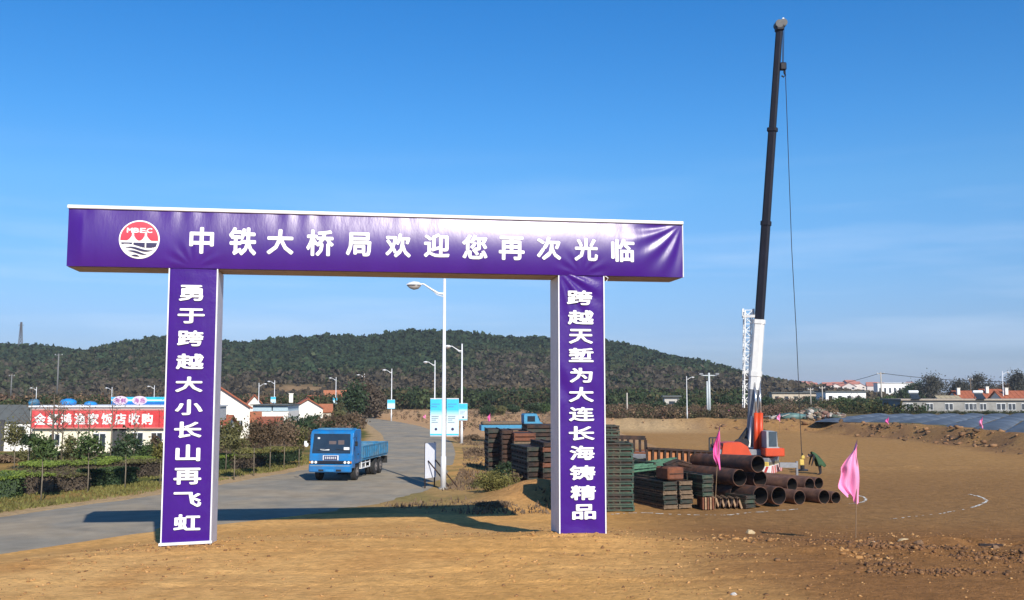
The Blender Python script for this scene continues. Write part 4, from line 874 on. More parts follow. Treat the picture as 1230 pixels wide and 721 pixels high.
# brown crate on top of the twin stack
c = P(811, 612) ; bx = thing('steel_box', 'rusty red brown box section lying on top of the twin stack', 'box section', (c.x, c.y + .25, t2 + .01 + .02), R(22))
b = MB(); b.box((0, .3, .26), (.72, 1.0, .50), bev=.06); b.build('box_body', rust_red, bx); b = MB(); b.box((0, -.21, .26), (.6, .03, .03)); b.box((0, .3, .53), (.74, .08, .03)); b.build('strap', rust_dark, bx)
c = P(818, 612); bx = thing('net_bundle', 'dark bundle of rods lying above the rusty box section', 'bundle', (c.x + .05, c.y + 1.2, t2 + .45), R(10))
b = MB(); random.seed(5)
for k in range(16): y_, z_ = random.uniform(-.2, .2), random.uniform(0, .22); b.tube([(-.5, y_, z_ * .6), (0, y_, z_ + .1), (.55, y_, z_ * .7)], .05, 5)
tag(b.build('rods', rust_dark, bx), kind='stuff')
# green ladders lying over the dark stack
for k, (x0_, y0_, x1_, y1_, dy) in enumerate(((757, 563, 815, 558, 0), (760, 560, 815, 554, .5), (775, 556, 813, 551, 1.0), (757, 567, 800, 562, -.3))):
    A, B_ = D(x0_, y0_, 42 + dy), D(x1_, y1_, 41.6 + dy); t = thing('green_ladder_frame', ['light green ladder-like frame across the dark stack, widest one', 'light green ladder frame second from the front on the dark stack', 'shortest light green ladder frame at the back of the dark stack', 'light green ladder frame lowest at the front left of the dark stack'][k], 'steel frame', A, 0, 'light green ladder frames')
    d_ = B_ - A; gl = mat('light_green_steel', (.08, .19, .12), .6, var=.35, scale=5)
    for s in (0, .45): b = MB(); b.bar((0, s, 0), d_ + Vector((0, s, 0)), .07); b.build('rail', gl, t)
    for q in range(6): b = MB(); c = d_ * ((q + .5) / 6); b.bar(c + Vector((0, .035, 0)), c + Vector((0, .415, 0)), .045); b.build('rung', gl, t)
# red brown girders behind
def girder(px0, y0_, px1, y1_, ht, Y, Y2, n, label, backing=None, m=rust_red):
    A, B_ = D(px0, y0_, Y), D(px1, y1_, Y2); t = thing('steel_girder', label, 'girder', A, 0, 'red brown girders'); d_ = B_ - A
    for z_ in (0, -ht): b = MB(); b.bar((0, 0, z_), d_ + Vector((0, 0, z_)), .14, .09); b.build('chord', rust_dark if z_ == 0 else m, t)
    for k in range(n + 1): b = MB(); c = d_ * (k / n); b.bar(c + Vector((0, 0, -.045)), c + Vector((0, 0, -ht + .045)), .09); b.build('upright', rust_dark, t)
    if backing: b = MB(); b.bar(Vector((0, .12, -ht / 2)), d_ + Vector((0, .12, -ht / 2)), .03, ht * .9); b.build('web_or_shade_plate', backing, t)
    return t
girder(777, 538.5, 862, 543, .62, 43.5, 45, 12, 'long red brown girder with close uprights behind the ladders', mat('orange_rust_plate', (.42, .17, .07), .85, var=.2))
for k, (a, c, e_) in enumerate(((740, 776, 526.5), (741, 775, 524))):
    girder(a, e_, c, e_ + 1, .62, 45 + 1.4 * k, 45 + 1.4 * k, 5, ['front short red brown frame behind the tall green stack', 'back short red brown frame behind the tall green stack'][k])
estack(749, 560, 9, .18, .9, 2.5, 5, rust_red, 'the brown pile behind the tall stack', mats=[rust_dark, rust_red], Y=44, z0=-.2)
estack(766, 560, 8, .18, .7, 2.5, 5, rust_red, 'the brown pile under the short girders', mats=[rust_red, rust_dark, wood], Y=44.5, z0=-.2)
# left hand group seen between lamp and right gate leg
zg = -.2
def lstack(px, pyb, n, H_, W_, L_, phi, mats, where, Y, zb=-.2): return estack(px, pyb, n, H_, W_, L_, phi, mats[0], where, mats=mats, z0=zb, Y=Y)
lstack(594, 545, 9, .26, .75, 2.6, 6, [dgreen_steel, rust_dark], 'the leftmost stack behind the bush', 58)
lstack(609.5, 550, 9, .26, .65, 2.6, 6, [rust_dark], 'the second dark stack behind the bush', 56.5)
lstack(630.5, 552, 10, .22, 1.2, 2.8, 6, [green_steel, dgreen_steel, green_steel, dgreen_steel, dgreen_steel, green_steel, green_steel, wood, rust_red, rust_red], 'the green and brown stack behind the bush', 55.5)
lstack(646, 565, 9, .22, 1.0, 3.0, 14, [dgreen_steel, rust_dark], 'the dark stack left of the leg', 46)
lstack(660, 565, 10, .22, .55, 3.0, 10, [rust_dark, dgreen_steel, rust_red], 'the narrow stack at the right leg', 45.5, -.2)
lstack(652, 535, 10, .24, 2.0, 3.0, 6, [dgreen_steel, rust_dark], 'the far dark stack behind the leg', 63)
lstack(621, 520, 9, .22, 1.4, 3.0, 4, [rust_dark, dgreen_steel, wood], 'the stack before the far blue truck', 66)
# small far blue truck
p = P(620, 510); p.y = 92; p.x = (620 - 615) / F * 92; ft = thing('small_truck', 'small blue flatbed truck parked far behind the left stacks', 'truck', (p.x, 92, -.2 + .35), R(8))
b = MB(); b.prism([(.6, .5), (2.3, .5), (2.3, 1.35), (2.05, 1.5), (1.75, 2.2), (.7, 2.2), (.6, 2.1)], -.9, .9); q = b.build('cab', mat('faded_blue', (.04, .24, .42), .55, var=.15), ft); 
b = MB(); b.box((1.25, -.91, 1.75), (.7, .03, .5)); b.box((2.0, 0, 1.78), (.1, 1.4, .45), Matrix.Rotation(-.38, 3, 'Y')); b.build('window', glass_dark, q)
b = MB(); b.box((-1.4, 0, .95), (3.8, 1.9, .5)); b.build('bed', MATS['faded_blue'], ft); b = MB(); b.box((-1.4, 0, 1.35), (3.6, 1.7, .3), bev=.1); b.build('load', wood, ft)
for x_ in (-2.4, 1.5):
    for s in (-.85, .85): b = MB(); b.tube([(x_, s - .1, .4), (x_, s + .1, .4)], .4, 14); b.build('wheel', black, ft)

# ------------------------------------------------------------------ flags
pink = mat('pink_flag_cloth', (.84, .30, .52), .7, var=.12, scale=3); pink_deep = mat('deep_pink_flag_cloth', (.74, .13, .40), .7, var=.12, scale=3); stick = mat('bamboo_pole', (.22, .14, .08), .8)
def flag(px, pyb, pyt, fl, fh, label, Y=None, m=pink, seed=0, zb=None, lean=0.0, wd=.5, curl=1.0, dark=None):
    p = P(px, pyb, .3 if zb is None else zb) if Y is None else D(px, pyb, Y); Y = p.y
    gz_ = g1(p.x, p.y); top = D(px, pyt, Y).z; H_ = top - gz_; t = thing('flag', label, 'flag', (p.x, Y, gz_), 0, 'pink flags on thin poles')
    b = MB(); b.tube([(0, 0, -.1), (lean * H_ * .5, 0, H_ * .5), (lean * H_, 0, H_)], [.014, .013, .009] if H_ < 4 else [.02, .02, .015], 6); b.build('pole', stick, t)
    n, k = 14, 22; vs = []
    for j in range(k + 1):
        v = j / k; wj = wd * float(np.interp(v, [0, .12, .42, .8, 1], [.04, .25, .92, 1.0, .62])) * (1 + .10 * math.sin(v * 9 + seed))
        for i in range(n + 1):
            u = i / n; vs.append((lean * H_ - wj * u, .09 * math.sin(u * 9 * curl + v * 3 + seed) * u ** .5 + .06 * math.sin(v * 8 + seed + u * 3), H_ - .02 - fh * v * (1 - .12 * u) - fh * .12 * u * (1 - v) - fh * .05 * math.sin(u * 7) * v))
    fs = [(j * (n + 1) + i, j * (n + 1) + i + 1, (j + 1) * (n + 1) + i + 1, (j + 1) * (n + 1) + i) for j in range(k) for i in range(n)]
    b = MB(); b.add(vs, fs); o = b.build('cloth', m, t, smooth=True)
    return t
flag(1027.5, 640, 527, 0, 1.72, 'large pink flag hanging from a thin pole at the right of the yard', m=pink, wd=.56, lean=.05, curl=1.6, zb=.55)
flag(858.5, 612, 509, 0, 1.75, 'narrow magenta flag on a pole in front of the pipes', m=pink_deep, wd=.28, lean=.075, curl=2.2, seed=2, zb=-.2)
for i, (px, yb, yt, hf, lab) in enumerate(((876.5, 503, 490, 1.0, 'small pink flag on the bank just left of the crane boom'), (936, 510, 495, 1.0, 'small pink flag on the bank just right of the crane boom'), (1067, 513, 500, 1.0, 'small pink flag at the front of the film rows, middle'),
                                  (1180, 520, 499, 1.4, 'small pink flag at the front of the film rows, near the right edge'), (588, 512, 495, 1.3, 'small pink flag left of the far blue truck'), (828, 504, 493, .8, 'small pink flag beside the far street lamp'), (793, 503, 495, .6, 'tiny pink flag on the low bank between gate and crane'),
                                  (511, 505, 497, .6, 'tiny pink flag by the road bend, left of the banner boards'))):
    q = P(px, yb, .8 if px > 780 else -.2); s = q.y / F; flag(px, yb, yt, 0, (yb - yt) * s * .72, lab, zb=.8 if px > 780 else -.2, m=pink if i % 2 else pink_deep, wd=(4.0 if i < 4 else 3.2) * s, seed=i, lean=.05)

# ------------------------------------------------------------------ worker
pp = P(983, 570); gzp = g1(pp.x, pp.y)
wk = thing('person', 'person bending forward in a long dark green coat near the crane hook', 'person', (pp.x, pp.y, gzp))
def skin(name, verts, edges, m, par, sub=2):
    me = bpy.data.meshes.new(name); me.from_pydata([v[:3] for v in verts], edges, []); o = bpy.data.objects.new(name, me); COL.objects.link(o); o.parent = par; me.materials.append(m)
    md = o.modifiers.new('skin', 'SKIN'); md.use_smooth_shade = True
    for i, v in enumerate(verts): me.skin_vertices[0].data[i].radius = (v[3], v[3]); me.skin_vertices[0].data[i].use_root = (i == 0)
    s = o.modifiers.new('sub', 'SUBSURF'); s.levels = sub; s.render_levels = sub; return o
trou = mat('dark_trousers', (.018, .018, .025), .9); skinm = mat('skin', (.42, .24, .16), .6, var=.05); coat = mat('dark_green_coat', (.035, .085, .035), .85, var=.2, scale=5)
# bending forward to the left (-x): pelvis, chest, neck, head ; one continuous body
body = [(.10, 0, .86, .13), (-.10, 0, 1.02, .14), (-.28, 0, 1.10, .14), (-.40, 0, 1.08, .06), (-.50, 0, 1.04, .09), (-.54, 0, .99, .07),
        (.06, -.11, .82, .12), (.04, -.12, .45, .085), (.08, -.12, .08, .06), (-.06, -.12, .03, .04), (.10, .11, .82, .12), (.13, .12, .45, .085), (.18, .12, .08, .06), (.07, .12, .03, .04),
        (-.28, -.20, 1.06, .065), (-.34, -.24, .80, .05), (-.40, -.2, .58, .035), (-.42, -.2, .50, .03), (-.28, .20, 1.06, .065), (-.36, .22, .82, .05), (-.44, .16, .60, .035), (-.46, .15, .52, .03)]
skin('body', body, [(0, 1), (1, 2), (2, 3), (3, 4), (4, 5), (0, 6), (6, 7), (7, 8), (8, 9), (0, 10), (10, 11), (11, 12), (12, 13), (2, 14), (14, 15), (15, 16), (16, 17), (2, 18), (18, 19), (19, 20), (20, 21)], trou, wk)
skin('face', [(-.53, 0, 1.03, .088), (-.60, 0, .98, .06), (-.64, 0, .95, .025)], [(0, 1), (1, 2)], skinm, wk)
skin('hair', [(-.49, 0, 1.08, .10), (-.56, 0, 1.08, .085)], [(0, 1)], trou, wk)
for s in (-.2, .155):
    for k in range(5): skin('finger', [(-.43, s + (k - 2) * .014, .50, .012), (-.45, s + (k - 2) * .02, .44 + .01 * abs(k - 2), .009)], [(0, 1)], skinm, wk, 1)
vs = []; n, k = 18, 10
for j in range(k + 1):       # coat: hangs from the shoulders over back and hips, flared behind
    v = j / k
    for i in range(n + 1):
        a = -1.9 + 3.8 * i / n; cx_ = -.36 + .42 * v; cz_ = 1.18 - .05 * v - .66 * v ** 1.8; r_ = .14 + .20 * v ** .8
        vs.append((cx_ + (.14 + .22 * v) * math.cos(a) * v ** .6, r_ * math.sin(a) * 1.0 + .02 * math.sin(a * 7) * v, cz_ + (.08) * math.cos(a) * (1 - v) - .05 * v * math.sin(a * 5)))
b = MB(); b.add(vs, [(j * (n + 1) + i, j * (n + 1) + i + 1, (j + 1) * (n + 1) + i + 1, (j + 1) * (n + 1) + i) for j in range(k) for i in range(n)]); ct = b.build('coat', coat, wk, smooth=True)
md = ct.modifiers.new('thick', 'SOLIDIFY'); md.thickness = .02

# ------------------------------------------------------------------ houses
win_white = mat('window_frame_white', (.72, .73, .74), .5); win_dark = mat('window_pane_dark', (.03, .04, .055), .15, spec=.8)
cream = mat('cream_render', (.80, .74, .58), .9, var=.07, scale=1.0, bump=.15); beige = mat('beige_render', (.52, .44, .34), .9, var=.12, scale=1.0)
def window(par, c, wd, ht, axis=0, mull=1):
    b = MB(); d = (wd, .08, ht) if axis == 0 else (.08, wd, ht); b.box(c, d); f = b.build('window', win_white, par); s = -1
    cc_ = Vector(c) + (Vector((0, -.045, 0)) if axis == 0 else Vector((.045, 0, 0)))
    for k in range(mull + 1):
        b = MB(); off = wd * ((k + .5) / (mull + 1) - .5); w_ = wd / (mull + 1) * .84
        if axis == 0: b.box(cc_ + Vector((off, 0, 0)), (w_, .02, ht * .86))
        else: b.box(cc_ + Vector((0, off, 0)), (.02, w_, ht * .86))
        b.build('pane', win_dark, f)
    return f
def house(name, label, loc, w_, d_, h, rh, rz, wm, rm, ridge='x', wins=(), door=None, over=.3, chim=None, group=None, cat='house', tiles=True):
    t = thing(name, label, cat, loc, rz, group); b = MB()
    if ridge == 'x':
        b.box((0, d_ / 2, h / 2 - .2), (w_, d_, h + .4)); prof = [(0, h), (d_ / 2, h + rh - .02), (d_, h)]
        for s in (-1, 1): x_ = s * w_ / 2; b.add([(x_, q, z_) for q, z_ in prof] + [(x_ - s * .2, q, z_) for q, z_ in prof], [(0, 1, 2), (5, 4, 3), (0, 3, 4, 1), (1, 4, 5, 2)])
        b.build('wall', wm, t)
        for s in (0, 1):
            b = MB(); L_ = math.hypot(d_ / 2, rh); a = math.atan2(rh, d_ / 2); yy = d_ * .25 if s == 0 else d_ * .75
            b.box((0, yy - (over * .35 if s == 0 else -over * .35), h + rh / 2 - .02), (w_ + over * 2, L_ + over, .12), Matrix.Rotation(a if s == 0 else -a, 3, 'X')); ro = b.build('roof', rm, t)
            if tiles and s == 0:
                q = MB(); n = max(4, int(w_ / .9))
                for k in range(n): q.box((-w_ / 2 + w_ * (k + .5) / n, yy - over * .35, h + rh / 2 + .055), (.12, L_ + over - .04, .06), Matrix.Rotation(a, 3, 'X'))
                tag(q.build('roof_ribs', rm, ro), kind='stuff')
    else:
        b.box((0, d_ / 2, h / 2 - .2), (w_, d_, h + .4)); b.prism([(-w_ / 2, h), (w_ / 2, h), (0, h + rh)], 0, .2); b.prism([(-w_ / 2, h), (w_ / 2, h), (0, h + rh)], d_ - .2, d_); b.build('wall', wm, t)
        for s in (-1, 1):
            b = MB(); L_ = math.hypot(w_ / 2, rh); a = math.atan2(rh, w_ / 2); b.box((s * (w_ * .25 + over * .3), d_ / 2, h + rh / 2 - .02), (L_ + over, d_ + over * 2, .14), Matrix.Rotation(-a if s < 0 else a, 3, 'Y')); b.build('roof', rm, t)
        b = MB(); b.bar((0, -over, h + rh + .08), (0, d_ + over, h + rh + .08), .22, .14); b.build('ridge_cap', rm, t)
    for wv in wins: window(t, (wv[0], -.03, wv[1]), wv[2], wv[3], 0, wv[4] if len(wv) > 4 else 1)
    if door: b = MB(); b.box((door[0], -.03, door[2] / 2), (door[1], .08, door[2])); dd = b.build('door', roof_dark, t); b = MB(); b.box((door[0] + door[1] * .35, -.09, door[2] * .48), (.06, .05, .14)); b.build('handle', kgrey, dd)
    if chim:
        for (x_, y_) in chim: b = MB(); b.box((x_, y_, h + rh * .8 + .3), (.5, .5, 1.1)); b.box((x_, y_, h + rh * .8 + .9), (.62, .62, .1)); b.build('chimney', wm, t)
    return t
# restaurant with the red sign board
SY = 76.; x0_ = D(38, 540, SY).x; x1_ = D(243, 540, SY).x; zt = D(100, 515, SY).z; wl = x1_ - x0_; gzb = -.2
shop = thing('restaurant', 'long cream single storey restaurant under a red sign board at the left', 'restaurant', (x0_, SY, gzb))
b = MB(); hh = zt - gzb + .1; b.box((wl / 2, 2.5, hh / 2 - .2), (wl, 5, hh + .4)); b.build('wall', cream, shop)
rt = D(100, 489, SY + 1).z - gzb
b = MB(); b.box((wl / 2, 2.7, rt - .55), (wl + .4, 5.4, 1.1)); b.build('parapet', mat('grey_white_parapet', (.5, .5, .5), .8, var=.15), shop)
b = MB(); b.box((wl / 2, 2.7, rt + .06), (wl + .6, 5.7, .12)); b.build('roof_coping', white_paint, shop)
for (a, c, y0_, y1_) in ((112.5, 127, 520, 538), (158, 172, 519, 536), (182, 195, 519, 537), (60, 72, 521, 536)):
    xa, za = XZ(a, y0_, SY); xb, zb = XZ(c, y1_, SY); window(shop, ((xa + xb) / 2 - x0_, -.03, (za + zb) / 2 - gzb), xb - xa, za - zb, 0, 1)
xa = XZ(143, 530, SY)[0] - x0_; b = MB(); b.box((xa, -.03, 1.0), (1.0, .08, 2.0)); b.build('door', roof_dark, shop)
sgn = thing('shop_sign', 'long red sign board with white characters along the restaurant front', 'sign', (x0_, SY - .25, D(100, 513.5, SY).z)); sh = D(100, 493, SY).z - D(100, 513.5, SY).z
sred = mat('sign_red', (.62, .045, .05), .55, var=.2, scale=1.5, col2=(.72, .12, .12), patch=.8); n = 12
for k in range(n): b = MB(); b.box((wl * (k + .5) / n, 0, sh / 2), (wl / n - .04, .10, sh)); b.build('board_panel', sred, sgn)
b = MB(); b.box((wl / 2, -.02, sh + .05), (wl, .14, .09)); b.box((wl / 2, -.02, -.04), (wl, .14, .07)); b.build('board_edge', mat('sign_edge_pink', (.6, .25, .22), .6), sgn)
for ch, px in zip("金红鸿渔家饭店收购", (50.5, 66, 81.5, 98, 114, 130.5, 146.5, 163, 178.5)):
    xx = XZ(px, 503, SY)[0] - x0_; put_glyph('character', ch, (xx, -.055, sh * .5), .86, .86, (1, 0, 0), (0, 0, 1), (0, -1, 0), letter_white, sgn, .03)
# blue printed banner and blue inflatables behind the roof
xa, za = XZ(134, 477, SY + 6); xb, zb = XZ(262, 489.5, SY + 6); bz = D(134, 489.5, SY + 6).z + .15
rb = thing('roof_banner', 'blue printed banner standing along the back of the restaurant roof', 'banner', (xa, SY + 6, bz)); bw, bh = xb - xa, za - bz
b = MB(); b.box((bw / 2, 0, bh * .72), (bw, .1, bh * .56)); b.build('banner_sky', mat('banner_cyan', (.03, .42, .78), .5, var=.15, scale=1), rb)
b = MB(); b.box((bw / 2, 0, bh * .22), (bw, .1, bh * .44)); b.build('banner_sea', mat('banner_blue', (.01, .15, .50), .5, var=.3, scale=1.2), rb)
b = MB(); b.box((bw / 2, -.055, bh * .62), (bw, .01, bh * .16)); b.build('banner_foam', palec, rb)
pinkw = mat('pale_pink_print', (.66, .52, .62), .5, var=.1)
for px, chs in ((145, "海鲜"), (168, "海岛")):
    xx = XZ(px, 482, SY + 6)[0] - xa; b = MB(); v = [(xx + .62 * math.cos(a), -.062, bh * .60 + .36 * math.sin(a)) for a in np.arange(20) * math.pi / 10]; b.add(v, [tuple(range(20))]); b.build('round_badge', pinkw, rb)
    for i, ch in enumerate(chs): put_glyph('character', ch, (xx - .25 + .50 * i, -.066, bh * .60), .40, .38, (1, 0, 0), (0, 0, 1), (0, -1, 0), mat('print_purple', (.28, .06, .28), .5), rb, .02)
for k in range(5): b = MB(); b.bar((bw * (k + .3) / 5, .1, -1.2), (bw * (k + .3) / 5, .1, bh), .08); b.build('support_post', kgrey, rb)
for i, (px, py, rx, rz_, m_, lab) in enumerate(((41, 486, 7, 7, blue_dull, 'blue tarpaulin heap on the roof left of the red sign'), (82, 485, 12, 7, mat('bright_blue_tarp', (.02, .25, .62), .45, var=.35, scale=1.5, bump=.5, bscale=2), 'large blue tarpaulin hump above the second character of the sign'), (109, 487, 9, 5, MATS['bright_blue_tarp'], 'small blue tarpaulin hump left of the roof banner'))):
    c = D(px, py - 1.5, SY + 3); s = c.y / F; r = random.Random(i); v = []
    for q in ICO: v.append((q[0] * rx * s * (1 + r.uniform(-.15, .15)), q[1] * .9, q[2] * rz_ * s * (1 + r.uniform(-.2, .2))))
    b = MB(); b.add(v, [tuple(int(k) for k in f) for f in ICF]); o = b.build('blue_tarpaulin', m_, smooth=True); o.location = c; md = o.modifiers.new('s', 'SUBSURF'); md.levels = md.render_levels = 2; tag(o, lab, 'tarpaulin')
# left house
c = P(2, 545); x0_ = D(-90, 540, 77.5).x; x1_ = D(39, 540, 77.5).x; hw = x1_ - x0_
lh = house('cottage', 'white house with grey tiled roof and a dark window at the far left', ((x0_ + x1_) / 2, 77.5, -.2), hw, 5, D(20, 508, 77.5).z + .2, 1.3, 0, mat('whitewash', (.80, .78, .74), .85, var=.08), roof_grey, 'x', wins=((hw / 2 - (39 - 20) * 77.5 / F, 1.45, 1.25, 1.05, 1),), over=.08)
b = MB(); b.box((hw / 2 - (39 - 2) * 77.5 / F, -.05, 1.2), (.35, .12, 2.4)); b.build('door_post', roof_dark, lh)
# white building right of the left gate leg: gable wall to the camera
def P2(px, Y): return D(px, 470, Y).x
Y = 98.; xa, xb = P2(228, Y), P2(299.5, Y); ze = D(299, 489.5, Y).z + .2; zr_ = D(264, 465.5, Y).z + .2
gh = house('white_house', 'big white gabled building with a tiny window right of the left gate leg', ((xa + xb) / 2, Y, -.2), xb - xa, 12, ze, zr_ - ze, R(18), mat('bright_render', (.84, .80, .72), .85, var=.05), roof_red, 'y', over=.35)
xw, zw = XZ(287.5, 507.5, Y); window(gh, (xw - (xa + xb) / 2, -.03, zw + .2), .5, .4, 0, 1)
Y = 93.; xa = P2(262, Y); house('annex', 'low annex with pinkish red roof tucked beside the left gate leg', (P2(256, Y), Y, -.2), 2.2, 4, D(260, 512, Y).z + .2, .9, 0, MATS['bright_render'], roof_red, 'x')
Y = 128.; xa, xb = P2(350, Y), P2(385, Y); ze = D(350, 490, Y).z + .2; zr_ = D(369, 479.5, Y).z + .2
house('white_house', 'small white gabled house with red tiles and a brick chimney, behind the blue truck', ((xa + xb) / 2 + .3, Y, -.2), xb - xa, 9, ze, zr_ - ze, R(13), MATS['bright_render'], roof_red, 'y', chim=((-2.1, 3),), over=.3)
Y = 118.; xa, xb = P2(304, Y), P2(347, Y)
wb = thing('workshop', 'long low shed with pale blue upper wall between the two white gables', 'shed', (xa, Y, -.2)); q = xb - xa; zt = D(320, 487, Y).z + .2; zm = D(320, 494, Y).z + .2
b = MB(); b.box((q / 2, 3, zm / 2), (q, 6, zm)); b.build('wall', MATS['bright_render'], wb); b = MB(); b.box((q * .27, 2.9, (zm + zt) / 2), (q * .52, 6, zt - zm)); b.box((q * .78, 2.9, (zm + zt) / 2), (q * .42, 6, zt - zm)); b.build('blue_upper_wall', mat('pale_blue_sheet', (.42, .55, .62), .5), wb); b = MB(); b.box((q * .5, 2.8, zt + .05), (q + .4, 6.6, .1)); b.build('roof', roof_grey, wb)
Y = 140.; house('white_house', 'small whitewashed house peeking left of the shed with pale blue wall', (P2(306, Y), Y, -.2), P2(313, Y) - P2(298, Y), 7, D(306, 484, Y).z + .2, 1.0, R(15), plaster, roof_red, 'y')
for i, (a, c_, yt, Y, wm, rm) in enumerate(((300, 312, 497, 108, beige, roof_orange), (312, 338, 503, 100, roof_dark, roof_red), (386, 398, 487, 150, beige, roof_orange), (405, 425, 480, 210, beige, roof_orange), (428, 446, 481, 215, plaster, roof_grey), (390, 420, 470, 290, beige, roof_orange), (492, 509, 479, 330, beige, roof_orange), (524, 540, 481, 310, beige, roof_red), (370, 392, 476, 250, plaster, roof_red))):
    xa, xb = P2(a, Y), P2(c_, Y); ht = D(a, yt, Y).z + .2
    house('village_house', ['low red roofed house right beside the big white gable', 'low dark shed with red roof in front of the pale blue shed', 'small orange roofed house right of the little white gable', 'orange roofed house left of the dark bare tree', 'pale long house right below the far lamp', 'distant orange roofs at the foot of the hill', 'distant orange roofed house left of the banner boards', 'distant red roofed house behind the banner boards', 'distant red roofed house above the small white gable'][i], ((xa + xb) / 2, Y, -.2), xb - xa, 6, ht * .62, ht * .42, math.atan((615 - a) / F), wm, rm, 'x', group='village houses at the foot of the hill', tiles=False)
# long low house at right with solar heaters
Y = 152.; zb = 1.0; xa, xb = P2(1083, Y), P2(1262, Y); q = xb - xa; he = D(1150, 481, Y).z - zb
rh_ = thing('farmhouse', 'long low grey-white farmhouse with many windows behind the film rows', 'farmhouse', (xa, Y, zb))
b = MB(); b.box((q / 2, 4, he / 2), (q, 8, he)); b.build('wall', mat('dull_plaster', (.27, .265, .25), .9, var=.25, scale=.8), rh_)
b = MB(); b.box((q * .5, 4, he + .1), (q + .6, 8.8, .22)); b.build('roof', mat('dusty_flat_roof', (.36, .30, .24), .9, var=.2), rh_)
for a, c_ in ((1088, 1096), (1112, 1120), (1134, 1144), (1158, 1168), (1168, 1172), (1176, 1184), (1196, 1207), (1210, 1219), (1226, 1234)):
    window(rh_, ((P2(a, Y) + P2(c_, Y)) / 2 - xa, -.03, he * .52), P2(c_, Y) - P2(a, Y), he * .52, 0, 1)
for i, (px, py) in enumerate(((1100, 474), (1178, 473))):
    c = D(px, 480, Y - .5); t = thing('solar_heater', ['dark solar water heater on the left end of the farmhouse roof', 'solar water heater with white tank on the farmhouse roof, right of centre'][i], 'solar heater', c, 0, 'solar water heaters')
    b = MB(); b.box((0, .4, .55), (1.3, .08, 1.5), Matrix.Rotation(R(-50), 3, 'X')); b.build('collector', win_dark, t); b = MB(); b.tube([(-.7, .95, 1.15), (.75, .95, 1.15)], .22, 12); b.build('tank', white_paint, t)
    b = MB()
    for s in (-.5, .5): b.bar((s, .9, 0), (s, .9, 1.0), .06)
    b.build('stand', kgrey, t)
for i, (a, c_, yt, yb, Y, rm, lab) in enumerate(((1155, 1176, 470, 481, 172, roof_red, 'red roofed house behind the middle of the farmhouse'), (1188, 1212, 468, 480, 178, roof_red, 'red roofed house at the foot of the right street lamp'), (1208, 1240, 470, 482, 170, roof_red, 'red roofed house at the right picture edge'), (1135, 1160, 476, 481, 168, mat('straw_roof', (.36, .30, .20), .9), 'low straw coloured roof behind the farmhouse'))):
    xa, xb = P2(a, Y), P2(c_, Y); zt = D(a, yt, Y).z - 1.0; house('farm_house', lab, ((xa + xb) / 2, Y, 1.0), xb - xa, 7, zt * .45, zt * .55, 0, plaster, rm, 'x', tiles=True, chim=((-1.2, 2),) if i < 3 else None)
# rows of houses on the horizon
random.seed(21); dull_w = mat('dull_white_wall', (.5, .47, .43), .9)
pinkroof = mat('pink_roof_far', (.42, .17, .13), .85, var=.2); redroof = mat('red_roof_far', (.36, .11, .07), .85, var=.2); palewall = mat('pale_wall_far', (.66, .60, .56), .9, var=.1); whitewall = mat('white_wall_far', (.8, .8, .8), .9)
def hinst(proto, lab, loc, rz, sc): o = copy_tree(proto); place(o, loc, rz, lab, sc); return o
def simple_house(label, group):
    t = thing('town_house', label, 'house', group=group); b = MB(); b.box((0, 0, 2.4), (9, 7, 4.8)); b.prism([(-4.5, 4.8), (4.5, 4.8), (0, 7.2)], -3.5, 3.5); b.build('wall', palewall, t)
    for s in (-1, 1): b = MB(); b.box((s * 2.3, 0, 6.1), (5.6, 7.8, .25), Matrix.Rotation(s * math.atan2(2.4, 4.5), 3, 'Y')); b.build('roof', pinkroof, t)
    for x_ in (-2.4, 2.4):
        for z_ in (1.6, 3.7): b = MB(); b.box((x_, -3.52, z_), (1.6, .06, 1.1)); b.build('window', win_dark, t)
    return t
th = simple_house('small pink roofed house in the dense row of houses on the horizon', 'pink roofed town houses on the horizon')
k = 0
for row, (Y, px0, px1, st, zz) in enumerate(((640, 930, 1085, 8.0, 3.6), (560, 915, 1010, 10, 1.6), (460, 918, 1005, 12, .9))):
    px = px0; kn = 1
    while px < px1:
        o = th if k == 0 else copy_tree(th); place(o, (P2(px + random.uniform(-2, 2), Y), Y + random.uniform(-15, 15), zz + random.uniform(-1, .6) + (.2 if row else 0)), random.uniform(-.3, .3) + (R(90) if random.random() < .5 else 0), 'tiny pink roofed house in the %s row on the horizon, %s from the left' % (('farthest', 'middle', 'nearest')[row], ORD2[kn]), random.uniform(.75, 1.0) * (1, .85, .75)[row]); k += 1; kn += 1; px += st * random.uniform(.8, 1.2)
for i, (px, Y, w_, h_, lab) in enumerate(((1076, 600, 22, 8.5, 'white long block standing right at the end of the horizon row'), (990, 330, 14, 3.6, 'low pale wall-like building below the horizon row'), (958, 320, 16, 3.2, 'long pale roof left below the horizon row'), (1016, 300, 13, 3.6, 'low white roofed shed right of the hanging crane line'), (572 + 60, 330, 8, 4.5, 'white building among the trees behind the left stacks'), (807, 205, 3.0, 2.6, 'white sided shed among trees between the right gate leg and the crane'), (866, 300, 12, 3.4, 'pale long building left of the crane at the hill foot'))):
    t = thing('low_building', lab, 'building', (P2(px, Y), Y, .6 if px > 780 else -.2), random.uniform(-.2, .2)); b = MB(); b.box((0, 3, h_ / 2), (w_, 6, h_)); b.build('wall', (whitewall, beige, beige, whitewall, plaster, dull_w, beige)[i], t); b = MB(); b.box((0, 2.9, h_ + .15), (w_ + .8, 7, .3)); b.build('roof', roof_grey if i else whitewall, t)
    for q in range(int(w_ / 3)): b = MB(); b.box((-w_ / 2 + 1.5 + q * 3, -.03, h_ * .5), (1.2, .06, h_ * .35)); b.build('window', win_dark, t)

